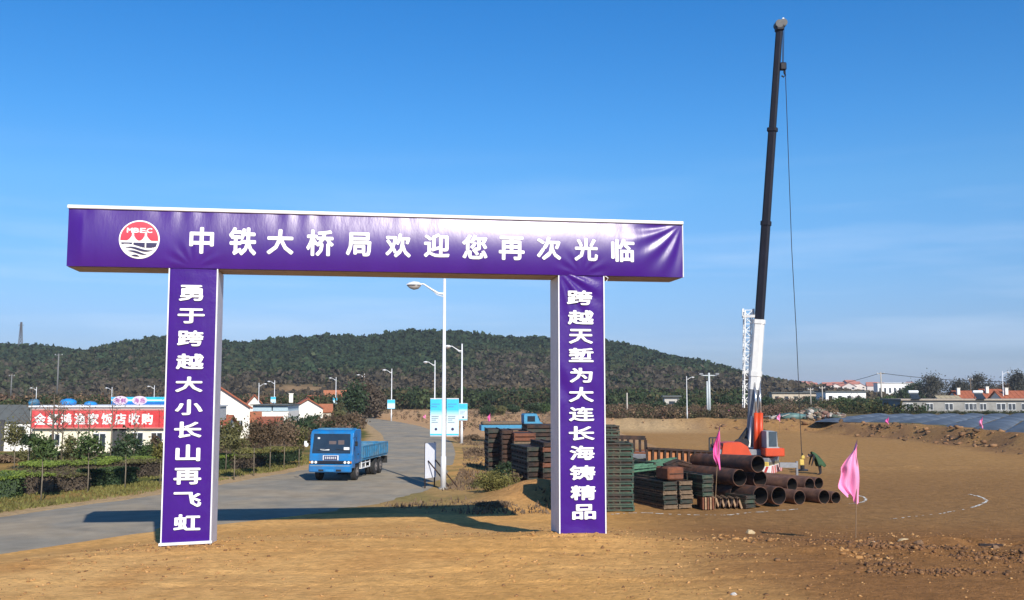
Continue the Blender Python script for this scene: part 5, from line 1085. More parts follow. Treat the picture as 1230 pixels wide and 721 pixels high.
# ------------------------------------------------------------------ plastic film rows on the bank
film = mat('grey_blue_film', (.085, .10, .12), .6, var=.35, scale=.8, bump=.4, bscale=3, spec=.3, stretch=(1, .25, 1), col2=(.13, .155, .19), patch=.5)
dv = Vector((.49, .87, 0)); pv = Vector((.87, -.49, 0)); kk = 0
for k in range(-2, 34):
    b0 = Vector((38.5, 106, 0)) + pv * (2.9 * k); xe = 41.5; t0_ = (xe - b0.x) / dv.x if k > 0 else 2.0
    if b0.y + dv.y * t0_ < 52: t0_ = (52 - b0.y) / dv.y
    t1_ = (144 + random.uniform(-1, 1) - b0.y) / dv.y
    A = b0 + dv * t0_; L_ = t1_ - t0_
    n, m_ = 7, max(6, int(L_ / 3)); vs = []
    for j in range(m_ + 1):
        for i in range(n + 1):
            a = math.pi * i / n; q = A + dv * (L_ * j / m_); s = 1.44 * math.cos(a); hh = .30 * math.sin(a) * (1 if 0 < j < m_ else .15) * (1 + .12 * math.sin(j * 2.1 + k)); q2 = q + pv * s
            vs.append((q2.x, q2.y, 1.0 + hh))
    b = MB(); b.add(vs, [(j * (n + 1) + i, j * (n + 1) + i + 1, (j + 1) * (n + 1) + i + 1, (j + 1) * (n + 1) + i) for j in range(m_) for i in range(n)])
    o = b.build('film_tunnel', film, None, Vector((A.x, A.y, 1.0)), smooth=True)
    kk += 1; tag(o, 'low grey-blue plastic film tunnel before the farmhouse, %s slanting row from the left' % ORD2[kk], 'film tunnel', 'plastic film tunnels on the bank')

# ------------------------------------------------------------------ hedges, bushes and trees of the left garden
def hedge(px0, py0, px1, py1, depth, ht, m, mtop, label, seed, dens=900, leaf=.055):
    A, B_ = P(px0, py0), P(px1, py1); d_ = B_ - A; L_ = d_.length; rz = math.atan2(d_.y, d_.x)
    t = thing('hedge', label, 'hedge', (A.x, A.y, -.2), rz, 'clipped hedges along the left verge')
    v, f = boxcloud((L_, depth, ht), int(L_ * depth * dens * .5 + L_ * ht * dens), leaf, seed); v = v + np.array((L_ / 2, depth / 2, 0)); fin(np_mesh('foliage', v, f), 'foliage', m, t)
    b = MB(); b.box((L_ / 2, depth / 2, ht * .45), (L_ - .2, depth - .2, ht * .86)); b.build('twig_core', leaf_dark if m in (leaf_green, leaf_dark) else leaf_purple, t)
    if mtop:
        v, f = boxcloud((L_ - .1, depth - .1, .10), int(L_ * depth * dens * .8), leaf, seed + 1, .8); v = v + np.array((L_ / 2, depth / 2, ht - .06)); fin(np_mesh('sunlit_top_growth', v, f), 'sunlit_top_growth', mtop, t)  # yellow-green new growth, but mostly sunlight on the top put into leaf colour
hedge(-90, 603, 22, 598.5, 2.6, .95, leaf_green, leaf_bright, 'clipped hedge with bright green top at the bottom left edge', 1)
hedge(23, 595, 68, 592, 2.6, .85, leaf_purple, leaf_bright, 'purple brown hedge with green top next to the leftmost clipped hedge', 2)
hedge(69, 592, 108, 588, 2.2, .75, leaf_purple, leaf_olive, 'dull purple brown hedge between two sapling trunks', 3)
hedge(120, 586, 167, 581, 1.6, .75, leaf_dark, leaf_green, 'dark green hedge left of the left gate leg', 4)
hedge(60, 578, 196, 568, 3.0, .8, leaf_olive, leaf_bright, 'long hedge with bright yellow green top in front of the restaurant', 5, 600)
hedge(175, 574, 262, 564, 1.6, .8, leaf_purple, leaf_olive, 'purple hedge passing behind the left gate leg', 6)
hedge(262, 566, 286, 564, 2.4, .8, leaf_dark, leaf_bright, 'green topped hedge just right of the left gate leg', 7)
hedge(287, 565, 320, 561, 2.0, .7, leaf_purple, leaf_olive, 'purple brown hedge between the left leg and the truck', 8)
hedge(318, 559, 362, 553.5, 2.4, .8, leaf_dark, leaf_yg, 'dark hedge ending behind the blue truck', 9)
hedge(262, 548, 350, 541, 2.0, .7, leaf_dry, leaf_red, 'low reddish brown hedge behind the green one right of the left leg', 10, 500)
# saplings (px, base y, crown y, crown radius px, material, bark, word)
sap = [(17, 566, 524, 15, leaf_olive, 'sapling with loose olive crown in front of the dark window at far left'), (33, 567, 530, 8, leaf_dark, 'thin sapling with small dark crown by the left end of the red sign'), (49, 602, 536, 14, leaf_green, 'nearest roadside sapling with loose crown, left of the bare poles'), (44, 560, 545, 12, leaf_olive, 'short leafy sapling before the white wall'),
       (105, 591, 540, 15, leaf_green, 'roadside sapling with dark crown under the middle of the red sign'), (85, 566, 538, 11, leaf_olive, 'small olive sapling left of the restaurant window'), (150, 587, 533, 15, leaf_dark, 'roadside sapling with dark crown right of the restaurant window'), (192, 582, 540, 9, leaf_yg, 'sapling close against the left gate leg'),
       (176, 560, 545, 12, leaf_green, 'green rounded shrub tree near the left gate leg'), (271, 566, 523, 15, leaf_olive, 'leafy sapling just right of the left gate leg'), (281, 577, 528, 13, leaf_olive, 'roadside sapling with white painted trunk right of the left gate leg'), (305, 572, 520, 15, leaf_red, 'reddish brown roadside sapling between left gate leg and truck'), (324, 566, 522, 14, leaf_red, 'second reddish brown sapling from the left gate leg'),
       (341, 563, 518, 13, leaf_dry, 'dry leafed sapling closest to the blue truck, left'), (359, 561, 523, 12, leaf_olive, 'sapling right behind the front corner of the blue truck')]
for i, (px, yb, yc, rr, m_, lab) in enumerate(sap):
    p = P(px, yb); s = p.y / F; zc = D(px, yc, p.y).z + .2; r_ = rr * s
    tree('sapling', lab, p, zc + r_ * .5, r_ * 1.1, r_ * 1.15, m_, 1100, .075, .032, zc + r_ * .3, seed=i, bk=pale_bark, group='roadside saplings', ncl=9, cz=zc, spread=.5)
# bare upright poles (young bare trees) before the sign
for i, (px, yb, yt) in enumerate(((61, 563, 472), (67, 560, 478), (73, 561, 483), (92, 556, 487), (105, 556, 482), (132, 560, 468), (34, 566, 470), (160, 556, 490), (201, 556, 480))):
    p = P(px, yb); zt = D(px, yt, p.y).z + .2; t = thing('bare_tree', ['thick bare pole-like tree crossing the left part of the red sign', 'bare thin tree second from the left across the sign', 'bare thin tree third from the left across the sign', 'bare thin tree below the sign left of its middle', 'bare tree at the middle of the red sign', 'tall bare tree reaching up to the roof banner', 'bare tree at the left end of the red sign', 'bare tree under the right part of the red sign', 'bare tree beside the left gate leg'][i], 'tree', p, 0, 'bare young trees in front of the restaurant')
    limbs(zt, .05 if i else .09, zt * .6, zt * .22, i + 40, 9, .01).build('trunk', pale_bark if i % 2 else bark, t, smooth=True)
    v, f = leafcloud((0, 0, zt * .82), (zt * .16, zt * .16, zt * .22), 160, .05, 10, .6, seed=i + 60); fin(np_mesh('crown', v, f), 'crown', leaf_dry, t)
# shrubs in front of the restaurant and beyond
random.seed(33); bm_ = [leaf_olive, leaf_green, leaf_purple, leaf_dry, leaf_dark, leaf_red, leaf_yg]
names = {leaf_olive: 'olive', leaf_green: 'green', leaf_purple: 'purple brown', leaf_dry: 'dry brown', leaf_dark: 'dark green', leaf_red: 'reddish', leaf_yg: 'yellow green'}
shr = [(6, 556, 14, 10, leaf_dry), (28, 553, 14, 9, leaf_olive), (52, 556, 14, 11, leaf_dry), (75, 557, 15, 12, leaf_olive), (98, 555, 14, 13, leaf_dry), (118, 558, 14, 12, leaf_purple), (136, 556, 13, 11, leaf_dark), (158, 553, 13, 14, leaf_green), (180, 556, 15, 17, leaf_green), (190, 548, 11, 24, leaf_red), (187, 535, 9, 22, leaf_dark),
       (268, 540, 13, 14, leaf_dark), (290, 545, 14, 16, leaf_olive), (312, 541, 15, 18, leaf_red), (330, 534, 14, 22, leaf_red), (345, 529, 20, 26, leaf_dark), (364, 528, 16, 24, leaf_dark), (352, 548, 14, 14, leaf_dry), (318, 528, 13, 14, leaf_olive), (338, 520, 12, 13, leaf_dark), (378, 515, 14, 16, leaf_dark), (390, 517, 12, 14, leaf_dry), (405, 520, 14, 18, leaf_red), (420, 521, 13, 22, leaf_red), (430, 515, 9, 18, leaf_dry), (412, 508, 12, 14, leaf_olive), (398, 506, 12, 12, leaf_purple), (300, 520, 10, 10, leaf_dry), (372, 535, 13, 14, leaf_red), (404, 527, 11, 12, leaf_dry), (425, 512, 13, 15, leaf_purple)]
for i, (px, yb, rx, ry, m_) in enumerate(shr):
    p = P(px, yb); s = p.y / F; where = ('in front of the restaurant wall' if px < 200 else 'between the left gate leg and the truck' if px < 345 else 'behind the blue truck')
    pos = ['leftmost', 'second', 'third', 'fourth', 'fifth', 'sixth', 'seventh', 'eighth', 'ninth', 'tenth', 'eleventh', 'twelfth']
    grp = [q for q in shr if (q[0] < 200) == (px < 200) and (q[0] < 345) == (px < 345)]; grp.sort(); k = grp.index((px, yb, rx, ry, m_)); od = pos[k] if k < 12 else 'rightmost'
    bush('bush', '%s bush %s, %s from the left' % (names[m_], where, od), (p.x, p.y, -.2), (rx * s * 1.05, rx * s, ry * s * .62), m_, 1100, .10 if p.y < 85 else .15, seed=i + 7, group='garden bushes on the left', ncl=12)
# big bare/dark tree over the road bend
for i, (px, yb, yt, rr, m_, lab) in enumerate(((440, 503, 462, 15, leaf_purple, 'large dark bare tree over the far road bend'), (425, 504, 466, 12, leaf_dark, 'dark green tree left of the large bare tree at the bend'), (451, 502, 474, 9, leaf_purple, 'smaller bare tree right of the large one at the bend'))):
    p = P(px, yb); s = p.y / F; zc = D(px, (yb + yt) / 2 - 4, p.y).z + .2; tree('tree', lab, p, zc + rr * s, rr * s, (yb - yt) / 2 * s, m_, 2200, .28, .16, seed=80 + i, cz=zc, spread=.6, ncl=16)
# scrub on the mound beside the right leg
for i, (px, yb, rx, ry, m_, lab) in enumerate(((595, 592, 24, 27, leaf_yg, 'largest olive green scrub bush between the lamp and the right gate leg'), (620, 588, 15, 20, leaf_dry, 'dry brown scrub right of the large olive bush'), (577, 586, 13, 9, leaf_olive, 'low scrub on the slope left of the large olive bush'), (606, 576, 16, 18, leaf_dark, 'dark green scrub behind the large olive bush'), (640, 568, 12, 7, leaf_dry, 'dry weeds on the mound near the right gate leg'), (592, 605, 20, 4, leaf_dry, 'flat dry weeds lowest on the slope beside the right gate leg'), (572, 545, 13, 7, leaf_dry, 'dry weeds in front of the leftmost stack'), (568, 528, 10, 6, leaf_dry, 'dry weeds on the bank above the second lamp'), (630, 588, 10, 5, leaf_purple, 'brown weeds on the mound face'))):
    p = P(px, yb); z_ = g1(p.x, p.y); p = P(px, yb, z_); s = p.y / F; bush('scrub', lab, (p.x, p.y, z_ - .08), (rx * s, rx * s * .9, ry * s * .62), m_, 3200, .045 if p.y < 50 else .07, seed=i + 90, group='scrub around the mound', ncl=14)
# background trees: named individuals
bt = [(585, 500, 486, 10, leaf_dark, 'rounded dark tree left of the far blue truck'), (598, 499, 488, 8, leaf_olive, 'olive tree between the small pink flag and the far blue truck'), (616, 497, 486, 9, leaf_dark, 'dark tree above the far blue truck cab, left'), (642, 497, 484, 11, leaf_dark, 'dark tree behind the far blue truck, right'), (655, 497, 485, 9, leaf_green, 'green tree beside the right gate leg, far away'),
      (748, 499, 484, 9, leaf_dark, 'round dark tree first right of the right gate leg'), (766, 497, 483, 9, leaf_dark, 'round dark tree second right of the right gate leg'), (791, 497, 482, 9, leaf_dark, 'dark tree left of the white sided shed'), (818, 496, 480, 8, leaf_dark, 'dark conical tree by the far lamp'), (846, 495, 479, 8, leaf_green, 'tree by the twin poles'), (873, 493, 477, 8, leaf_dark, 'dark tree just left of the crane boom'), (922, 492, 477, 9, leaf_dark, 'dark tree just right of the crane boom'),
      (495, 488, 470, 12, leaf_dark, 'dark broad tree left of the banner boards'), (482, 489, 473, 9, leaf_olive, 'olive tree right of the lamp at the bend'), (1100, 483, 460, 13, leaf_dark, 'dark bare crowned tree above the left end of the farmhouse'), (1118, 482, 450, 14, leaf_grey, 'tall grey crowned tree behind the farmhouse, left'), (1147, 481, 453, 17, leaf_grey, 'round grey tree behind the farmhouse, middle'), (1178, 480, 450, 18, leaf_grey, 'big round grey tree behind the red roofs'), (1223, 482, 446, 16, leaf_grey, 'dark tall tree at the right picture edge'), (1205, 480, 462, 10, leaf_dry, 'small bare tree beside the right street lamp'),
      (1085, 484, 470, 9, leaf_dark, 'low dark tree left of the farmhouse'), (1040, 492, 478, 14, leaf_dark, 'dark scrubby tree left of the utility pole'), (1015, 490, 477, 11, leaf_green, 'green tree right of the hanging crane line'), (1070, 492, 476, 12, leaf_green, 'green tree right of the utility pole'), (975, 486, 476, 8, leaf_dark, 'small dark tree under the horizon houses')]
for i, (px, yb, yt, rr, m_, lab) in enumerate(bt):
    z_ = 1.0 if px > 780 else -.2; p = P(px, yb, z_)
    if p.y > 330 or p.y < 0: p = D(px, 470, 300.)
    s = p.y / F; zt = D(px, yt, p.y).z; H_ = zt - z_; p.z = z_
    tree('tree', lab, p, H_ * .9, rr * s, H_ * .42, m_, 3600, .15 * max(1, p.y / 170), .18, seed=130 + i, cz=H_ * .56, group='trees in the middle distance', spread=.46, ncl=14)
# unnamed masses: far tree belts
def belt(name, label, px0, px1, Y0, Y1, n, rmin, rmax, z, cols, seed, k=40, lf=.19):
    n = int(n * 1.2)
    r = np.random.default_rng(seed); Y = r.uniform(Y0, Y1, n); px = r.uniform(px0, px1, n); x = (px - 615) / F * Y; rad = r.uniform(rmin, rmax, n)
    ok = sdf(x, Y, ROADP) > rad + 2; x, Y, rad = x[ok], Y[ok], rad[ok]; n = len(x)
    c = np.array(cols)[r.integers(0, len(cols), n)] * (.7 + .6 * r.random((n, 1))); up = r.random(n) * rad * .7
    tag(leafclumps(name, np.stack([x, Y, z + rad * .55 + up], -1), rad, c, clump_mat, k, lf, .9, seed), label, 'tree belt', kind='stuff')
gcol = [(.03, .05, .02), (.045, .06, .025), (.07, .06, .03), (.025, .04, .02)]; bcol = [(.13, .08, .055), (.10, .07, .05), (.15, .10, .06), (.06, .06, .03)]
belt('tree_belt', 'dark belt of trees along the foot of the hill, middle', 440, 900, 250, 330, 1500, 1.2, 3.0, -.2, gcol, 1)
belt('tree_belt', 'mixed trees and gardens at the foot of the hill, left', -120, 440, 150, 330, 1700, .8, 2.2, -.2, gcol + bcol, 2, 90, .13)
belt('tree_belt', 'dark trees left of the restaurant roof', -60, 270, 100, 150, 800, .8, 1.8, 0, gcol, 3, 90, .12)
belt('scrub_belt', 'brown scrub on the bank beyond the pile yard', 728, 1000, 122, 175, 2200, .25, .75, 1.0, bcol + [(.09, .07, .04)], 4)
belt('scrub_belt', 'dark green thicket around the utility pole', 985, 1110, 148, 220, 900, .3, .95, 1.0, gcol + [(.08, .075, .03)], 5)
belt('scrub_belt', 'low green line in front of the farmhouse', 1080, 1260, 146, 150, 420, .12, .34, 1.0, gcol, 6)
belt('tree_belt', 'grey trees behind the farmhouse and the horizon rows', 900, 1300, 250, 420, 1500, .5, 1.5, .3, gcol + bcol, 7)
belt('scrub_belt', 'dry shrubs and stubble on the field behind the left stacks', 462, 730, 110, 240, 420, .15, .45, -.2, bcol, 8)
belt('scrub_belt', 'brown undergrowth below the village houses', 262, 432, 95, 170, 1000, .3, .8, -.2, bcol + gcol, 9)

# ------------------------------------------------------------------ rubbish heap, black matting, poles and wires
r = np.random.default_rng(5); n = 700; px = r.uniform(925, 1010, n); Y = r.uniform(118, 136, n); x = (px - 615) / F * Y; rad = r.uniform(.12, .5, n); base = gz(x, Y) + .9 * np.exp(-((px - 975) / 25) ** 2) * r.random(n)
cols = np.array([(.30, .24, .18), (.16, .11, .07), (.45, .42, .38), (.22, .12, .09), (.08, .10, .08)])[r.integers(0, 5, n)]
tag(clumps('rubble_heap', np.stack([x, Y, base + .1], -1), rad, cols, mat('rubble', (.3, .25, .2), .9, var=.3, attr=True), .7), 'heap of broken stone and rubbish on the bank right of the crane', 'rubble heap', kind='stuff')
p = D(951, 505, 117); v = [(q[0] * 2.0, q[1] * 1.2, q[2] * .55) for q in ICO]; b = MB(); b.add(v, [tuple(int(k) for k in f) for f in ICF]); o = b.build('green_tarpaulin', mat('teal_tarp', (.09, .17, .16), .5, var=.5, scale=1.5, bump=.6), smooth=True); o.location = (p.x, p.y, gz(np.array([p.x]), np.array([p.y]))[0] + .35); tag(o, 'crumpled dark teal tarpaulin lying on the bank right of the crane', 'tarpaulin')
p = D(944, 509, 116); b = MB(); random.seed(8)
for k in range(7): b.box((random.uniform(-2.5, 2.5), random.uniform(-.5, .5), random.uniform(.05, .3)), (random.uniform(.5, 1.3), .3, .08), Matrix.Rotation(random.uniform(-.4, .4), 3, 'Y') @ Matrix.Rotation(random.uniform(0, 3), 3, 'Z'))
o = b.build('scrap_boards', concrete); o.location = (p.x, p.y, g1(p.x, p.y) + .2); tag(o, 'scattered pale scrap boards below the teal tarpaulin', 'scrap', kind='stuff')
A, B_ = P(845, 494.5, 1.0), P(1075, 491, 1.0)
t = thing('black_fence', 'low black netting fence on the bank behind the crane', 'fence', A); d_ = B_ - A; n = 36
for k in range(n): b = MB(); q = d_ * ((k + .5) / n); b.box(q + Vector((0, 0, .42)), (d_.length / n - .25, .06, .8), Matrix.Rotation(math.atan2(d_.y, d_.x), 3, 'Z')); b.build('netting', black, t); b = MB(); b.bar(d_ * (k / n), d_ * (k / n) + Vector((0, 0, 1.0)), .12); b.build('post', black, t)
def pole(px, yb, yt, z_, label, arm=0, m=concrete, r0=.14, Y=None, lampheads=False):
    p = P(px, yb, z_) if Y is None else D(px, yb, Y); zt = D(px, yt, p.y).z; t = thing('utility_pole', label, 'utility pole', p, 0, 'utility poles'); H_ = zt - p.z
    b = MB(); b.tube([(0, 0, -.2), (0, 0, H_)], [r0, r0 * .65], 10); b.build('pole', m, t, smooth=True)
    if arm: 
        b = MB(); b.bar((-arm, 0, H_ - .35), (arm, 0, H_ - .35), .12); ca_ = b.build('crossarm', m, t)
        for s in (-arm * .9, 0, arm * .9): b = MB(); b.tube([(s, 0, H_ - .29), (s, 0, H_ - .08)], .06, 6); b.build('insulator', white_paint, ca_)
    if lampheads:
        for s in (-1, 1): b = MB(); b.box((s * arm, -.1, H_ - .15), (.5, .3, .22)); b.build('floodlight', kgrey, t)
    return p, zt
pa, za = pole(1059.3, 490, 447, 1.0, 'tall concrete utility pole left of the farmhouse carrying the wires', .8, m=mat('pole_concrete', (.42, .38, .33), .9), r0=.17)
pole(852.5, 500, 448, 1.0, 'twin topped pale pole between the far lamp and the crane', 1.1, m=mat('pole_pale_blue', (.50, .54, .56), .6), r0=.2, lampheads=True)
pole(850, 500, 458, 1.0, 'thinner pale pole beside the twin topped one', 0, m=MATS['pole_pale_blue'])
pole(753.5, 507, 472, .0, 'plain concrete pole right of the right gate leg', 0, m=MATS['pole_concrete'])
pole(68.5, 476, 425, 0, 'grey pole standing before the hill above the sign', 1.0, m=mat('far_pole_grey', (.16, .16, .16), .8), Y=260, r0=.25)
pole(13, 476, 450, 0, 'short grey pole at the far left before the hill', .8, m=MATS['far_pole_grey'], Y=280, r0=.22)
pole(988, 482, 464, 1.0, 'small pole below the horizon houses, right of the crane line', .6, Y=200, m=MATS['pole_concrete']); pole(974, 486, 466, 1.0, 'small pole below the horizon houses, nearer the crane line', .5, Y=190, m=MATS['pole_concrete'])
pole(1166.5, 482, 454, 1.0, 'dark pole with round top behind the farmhouse roofs', .4, Y=185, m=bark)
def wire(a, c, sag, label, r_=.03):
    pts = [Vector(a).lerp(Vector(c), k / 12) - Vector((0, 0, sag * 4 * (k / 12) * (1 - k / 12))) for k in range(13)]; b = MB(); b.tube(pts, r_, 4); o = b.build('overhead_wire', rope_mat, None, Vector(a)); tag(o, label, 'wire', 'overhead wires')
wire((pa.x, pa.y, za - .2), tuple(D(930, 466, 320)), 1.5, 'overhead wire running left from the tall utility pole to the hill foot', .05)
wire((pa.x, pa.y, za - .2), tuple(D(1300, 456, 190)), 1.0, 'overhead wire running right from the tall utility pole over the farmhouse', .05)
# lattice pylon on the ridge
p = D(24.5, 414, 640); zt = D(24.5, 387, 640).z; t = thing('lattice_mast', 'thin lattice mast on the hill ridge at the far left', 'mast', (p.x, p.y, p.z - 2)); H_ = zt - p.z + 2; b = MB(); mm = mat('mast_grey', (.10, .10, .11), .7)
for sx_ in (-1, 1):
    for sy in (-1, 1): b.bar((sx_ * 1.0, sy * 1.0, 0), (sx_ * .3, sy * .3, H_), .35)
b.build('legs', mm, t); b = MB()
for k in range(7): z_ = H_ * k / 7; w_ = 1.0 - .7 * k / 7; b.bar((-w_, -w_, z_), (w_, -w_, z_ + H_ / 7), .2); b.bar((w_, w_, z_), (-w_, w_, z_ + H_ / 7), .2)
b.bar((-1.8, 0, H_ - 2), (1.8, 0, H_ - 2), .25); tag(b.build('bracing', mm, t), kind='stuff')

# ------------------------------------------------------------------ lime lines
lime = mat('white_lime', (.72, .70, .64), .95, var=.2, scale=6)
def limeline(pts, label, w_=.07, seed=0, skip=.25):
    r = random.Random(seed); b = MB(); q = [P(*p) for p in pts]; q = knots(q, 14)
    for i in range(len(q) - 1):
        A, B_ = q[i], q[i + 1]; L_ = (B_ - A).length; m_ = max(1, int(L_ / .12)); d_ = (B_ - A).normalized(); nn = Vector((-d_.y, d_.x, 0))
        for k in range(m_):
            if r.random() < skip + .35 * max(0, noise.noise(A * .9)): continue
            a, c = A.lerp(B_, k / m_), A.lerp(B_, (k + 1) / m_); ww = w_ * r.uniform(.5, 1.3); o_ = nn * r.uniform(-.03, .03)
            vs = [a + o_ - nn * ww, c + o_ - nn * ww * r.uniform(.7, 1.2), c + o_ + nn * ww, a + o_ + nn * ww * r.uniform(.7, 1.2)]
            b.add([(v.x, v.y, g1(v.x, v.y) + .012) for v in vs], [(0, 1, 2, 3)])
    o = b.build('lime_line', lime); tag(o, label, 'ground marking', kind='stuff')
limeline([(733, 618), (760, 617), (800, 618.5), (850, 619), (880, 618), (920, 614.5), (962, 611)], 'faint broken white lime line in front of the stacks and pipes', .05, 1, .45)
limeline([(1165, 594.5), (1178, 598), (1185, 602), (1178, 607), (1166, 610)], 'white lime line with a bright hooked end at the right', .05, 2, .12)
limeline([(1166, 610), (1140, 615.5), (1105, 620.5), (1070, 624)], 'faint trace of lime leading away from the hooked line at the right', .03, 4, .6)
limeline([(1020, 606), (1034, 603.5), (1040, 600), (1036, 597), (1030, 595.5)], 'short hooked lime line beside the large pink flag', .045, 3, .2)
# ------------------------------------------------------------------ stones and clods
stone_pale = mat('pale_stone', (.50, .38, .22), .9, var=.2, scale=6, bump=.5); clod = mat('dark_clod', (.24, .14, .075), .95, var=.35, scale=5, bump=.8); clod_l = mat('earth_clod', (.38, .235, .12), .95, var=.3, scale=5, bump=.8)
def rockmesh(seed, name='rock'):
    r = np.random.default_rng(seed); v = ICO * (1 + (r.random((12, 1)) - .5) * .6); me = bpy.data.meshes.new(name); me.from_pydata([tuple(q) for q in v], [], [tuple(int(k) for k in f) for f in ICF]); return me
def rock(px, py, s, m, label, seed, sq=.6, z=None, sub=True):
    p = P(px, py, .6); 
    for _ in range(6): p = P(px, py, g1(p.x, p.y))
    me = rockmesh(seed); me.materials.append(m); o = bpy.data.objects.new('rock', me); COL.objects.link(o); o.location = (p.x, p.y, p.z + s * sq * .25); o.scale = (s, s * .8, s * sq); o.rotation_euler = (0, 0, seed)
    md = o.modifiers.new('b', 'BEVEL'); md.width = .12; md.segments = 2
    tag(o, label, 'rock', 'stones on the ground'); return o
rock(901, 641, .16, stone_pale, 'pale yellowish stone on the dirt left of the large pink flag', 1, .7)
rock(229, 652.5, .11, mat('grey_stone', (.42, .38, .36), .9), 'small grey stone on the skirt at the foot of the left gate leg', 2, .9)
rock(1085, 650, .17, stone_pale, 'flat pale stone on the rubble ridge at right', 3, .45); rock(1195, 659, .12, clod, 'dark stone at the right end of the rubble ridge', 4, .7)
rock(881, 715, .07, mat('white_stone', (.7, .68, .62), .8), 'small white stone near the bottom edge', 5, .7); rock(1050, 652, .05, MATS['white_stone'], 'tiny white stone on the rubble ridge', 6); rock(700, 668, .05, clod, 'small dark stone in front of the right gate leg', 7); rock(1104, 654, .15, clod, 'dark clod in the middle of the rubble ridge', 8)
p = P(1190, 656, .55); o = MB().box((0, 0, .03), (.55, .12, .05)).build('flat_plank', rust_dark); o.location = (p.x, p.y, g1(p.x, p.y) + .03); o.rotation_euler = (0, 0, -.15); tag(o, 'small dark plank lying flat on the dirt at the right', 'plank')
# scattered clods as loose ground cover
def scatter(name, label, n, xr, yr, smin, smax, seed, w=None, cols=((.42, .22, .08), (.30, .15, .055), (.50, .28, .11), (.20, .10, .04))):
    r = np.random.default_rng(seed); x = r.uniform(*xr, n * 4); y = r.uniform(*yr, n * 4); k = np.ones(n * 4, bool)
    if w is not None: k = r.random(n * 4) < w(x, y)
    x, y = x[k][:n], y[k][:n]; kk_ = (sdf(x, y, ROADP) > .6); x, y = x[kk_], y[kk_]
    s = smin * (smax / smin) ** (r.random(len(x)) ** 2.5); c = np.array(cols)[r.integers(0, len(cols), len(x))]
    tag(clumps(name, np.stack([x, y, gz(x, y) + s * .2], -1), s, c, mat('clods', (.3, .2, .1), .95, var=.25, attr=True, scale=6), .6, 1.3), label, 'clods', kind='stuff')
scatter('clods', 'clods and small stones scattered over the foreground dirt', 6500, (-11, 15), (16, 33), .006, .042, 1, lambda x, y: .25 + .75 * (vnoise(x, y, 3, 77, 3) > .05))
scatter('clods', 'rough clods heaped on the ridge at right', 1500, (3, 15), (25.2, 29.5), .012, .10, 2, lambda x, y: np.clip((vnoise(x, y, 2.0, 78, 3) - .02) * 6, 0, 1) * np.exp(-((y - 27.3 + .1 * (x - 8)) / 1.2) ** 2) * ss(2, 9, x))
scatter('clods', 'rough clods in the lower right corner', 1100, (5.5, 14), (21.5, 24.8), .012, .09, 3, lambda x, y: np.clip((vnoise(x, y, 1.6, 79, 3) - .02) * 6, 0, 1) * np.exp(-((y - 23.2) / .8) ** 2))
def clod_patch(px, py, rx, ry, n, smin, smax, seed, label):
    n = int(n * 1.2); smax *= .6; r = np.random.default_rng(seed); c = P(px, py, .62); x = c.x + r.normal(0, rx, n); y = c.y + r.normal(0, ry, n); s_ = smin * (smax / smin) ** (r.random(n) ** 1.8)
    cl = np.array([(.17, .082, .033), (.21, .10, .04), (.11, .055, .024), (.25, .125, .048)])[r.integers(0, 4, n)]
    tag(clumps('clods', np.stack([x, y, gz(x, y) + s_ * .25], -1), s_, cl, mat('clods', (.3, .2, .1), .95, var=.25, attr=True, scale=6), .7, 1.3), label, 'clods', kind='stuff')
clod_patch(1080, 657, .75, .35, 330, .02, .12, 51, 'dark broken clods in the middle of the rubble ridge')
clod_patch(1120, 697, .70, .22, 300, .015, .10, 52, 'dark broken clods low at the right, near the bottom edge')
clod_patch(1205, 675, .9, .5, 360, .02, .12, 53, 'broken clods at the right picture edge')
clod_patch(1000, 646, .9, .3, 260, .015, .08, 54, 'small clods left of the large flag pole foot')
clod_patch(1062, 688, .25, .10, 60, .03, .10, 55, 'small dark heap of clods below the flag pole')
clod_patch(880, 676, .5, .15, 120, .01, .05, 56, 'crumbled clods in the foreground right of the gate')
scatter('clods', 'clods around the feet of the gate', 700, (-10.5, 4), (23, 28), .012, .06, 4, lambda x, y: np.exp(-((x + 7.6) / 1.6) ** 2 - ((y - 23.8) / .9) ** 2) + np.exp(-((x - 1.8) / 1.5) ** 2 - ((y - 25.4) / .9) ** 2))
scatter('clods', 'clods spread over the pile yard and its bank', 4200, (8, 46), (60, 122), .05, .34, 5, lambda x, y: np.exp(-((sdf(x, y, PLAT) + .2) / 1.5) ** 2) * np.clip((vnoise(x, y, 6, 70, 3) + .12) * 4, .1, 1), cols=((.20, .105, .05), (.28, .155, .075), (.13, .075, .04)))
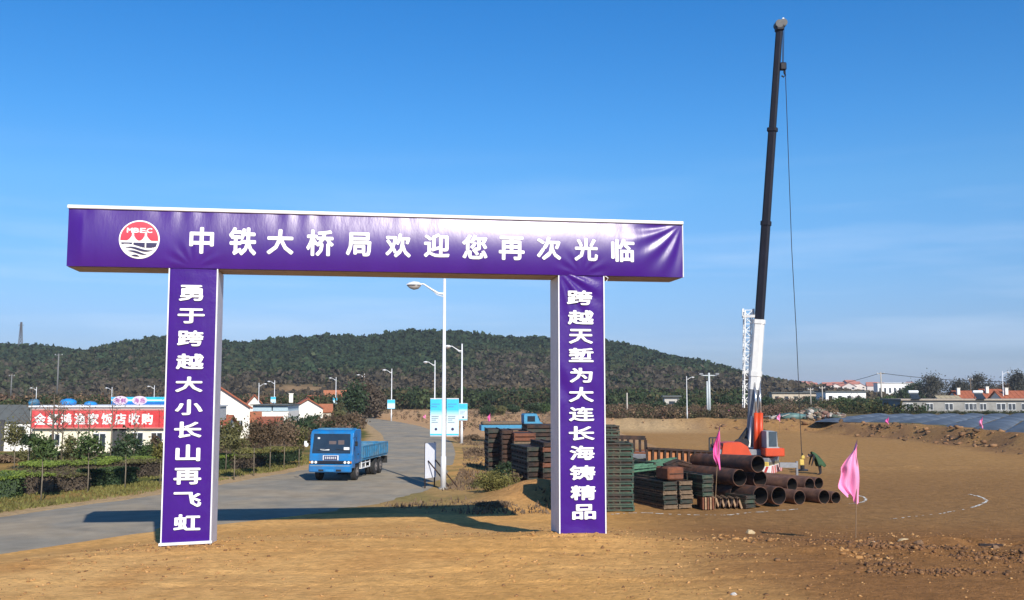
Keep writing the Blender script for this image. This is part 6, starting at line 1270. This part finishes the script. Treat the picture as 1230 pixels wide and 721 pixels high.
# grass tufts on the verge and weeds
def tufts(name, label, n, xr, yr, keep, h, seed, m):
    r = np.random.default_rng(seed); x = r.uniform(*xr, n * 4); y = r.uniform(*yr, n * 4); k = r.random(n * 4) < keep(x, y); x, y = x[k][:n], y[k][:n]; n = len(x); z = gz(x, y)
    hh = h * (.5 + r.random(n)); a = r.random(n) * 6.28; w_ = hh * .35; lx, ly = r.normal(0, .35, n) * hh, r.normal(0, .35, n) * hh
    v = np.stack([np.stack([x - np.cos(a) * w_, y - np.sin(a) * w_, z], -1), np.stack([x + np.cos(a) * w_, y + np.sin(a) * w_, z], -1), np.stack([x + lx, y + ly, z + hh], -1)], 1).reshape(-1, 3)
    tag(fin(np_mesh(name, v, np.arange(n * 3).reshape(-1, 3)), name, m), label, 'grass', kind='stuff')
LEy, LEx = [r_.y for r_ in LE], [r_.x for r_ in LE]
tufts('grass', 'short rough grass on the verge between road and hedges', 26000, (-32, -8), (30, 72), lambda x, y: ((x < np.interp(y, LEy, LEx) - .8) & (x > np.interp(y, LEy, LEx) - 7)) * np.clip(.5 + vnoise(x, y, 2, 5, 3) * 2.5, 0, 1), .10, 1, leaf_yg)
tufts('grass', 'thin dry grass between the road and the stacks', 9000, (-6, 4), (38, 100), lambda x, y: (sdf(x, y, ROADP) > .5) * (x < 2 + (y - 45) * .02) * np.clip(vnoise(x, y, 3, 6, 3) * 3 + .2, 0, 1), .13, 2, leaf_dry)

# ------------------------------------------------------------------ haze: thin autumn air round the whole place
b = MB(); b.box((0, 2700, 35), (9000, 7000, 90)); hz_m = bpy.data.materials.new('thin_air'); hz_m.use_nodes = True; nt = hz_m.node_tree; nt.nodes.clear()
pv_ = N(nt, 'ShaderNodeVolumePrincipled'); pv_.inputs['Color'].default_value = (.80, .88, 1.0, 1); pv_.inputs['Density'].default_value = .00017; mo = N(nt, 'ShaderNodeOutputMaterial'); nt.links.new(pv_.outputs[0], mo.inputs['Volume'])
tag(b.build('haze', hz_m), kind='stuff')
if 0: print('GROUND', xs[0], xs[-1], ys[0], ys[-1], 'TRIS', sum(len(o.data.loop_triangles) if o.data.loop_triangles else sum(len(p.vertices) - 2 for p in o.data.polygons) for o in bpy.data.objects if o.type == 'MESH' and o.data.users == 1))
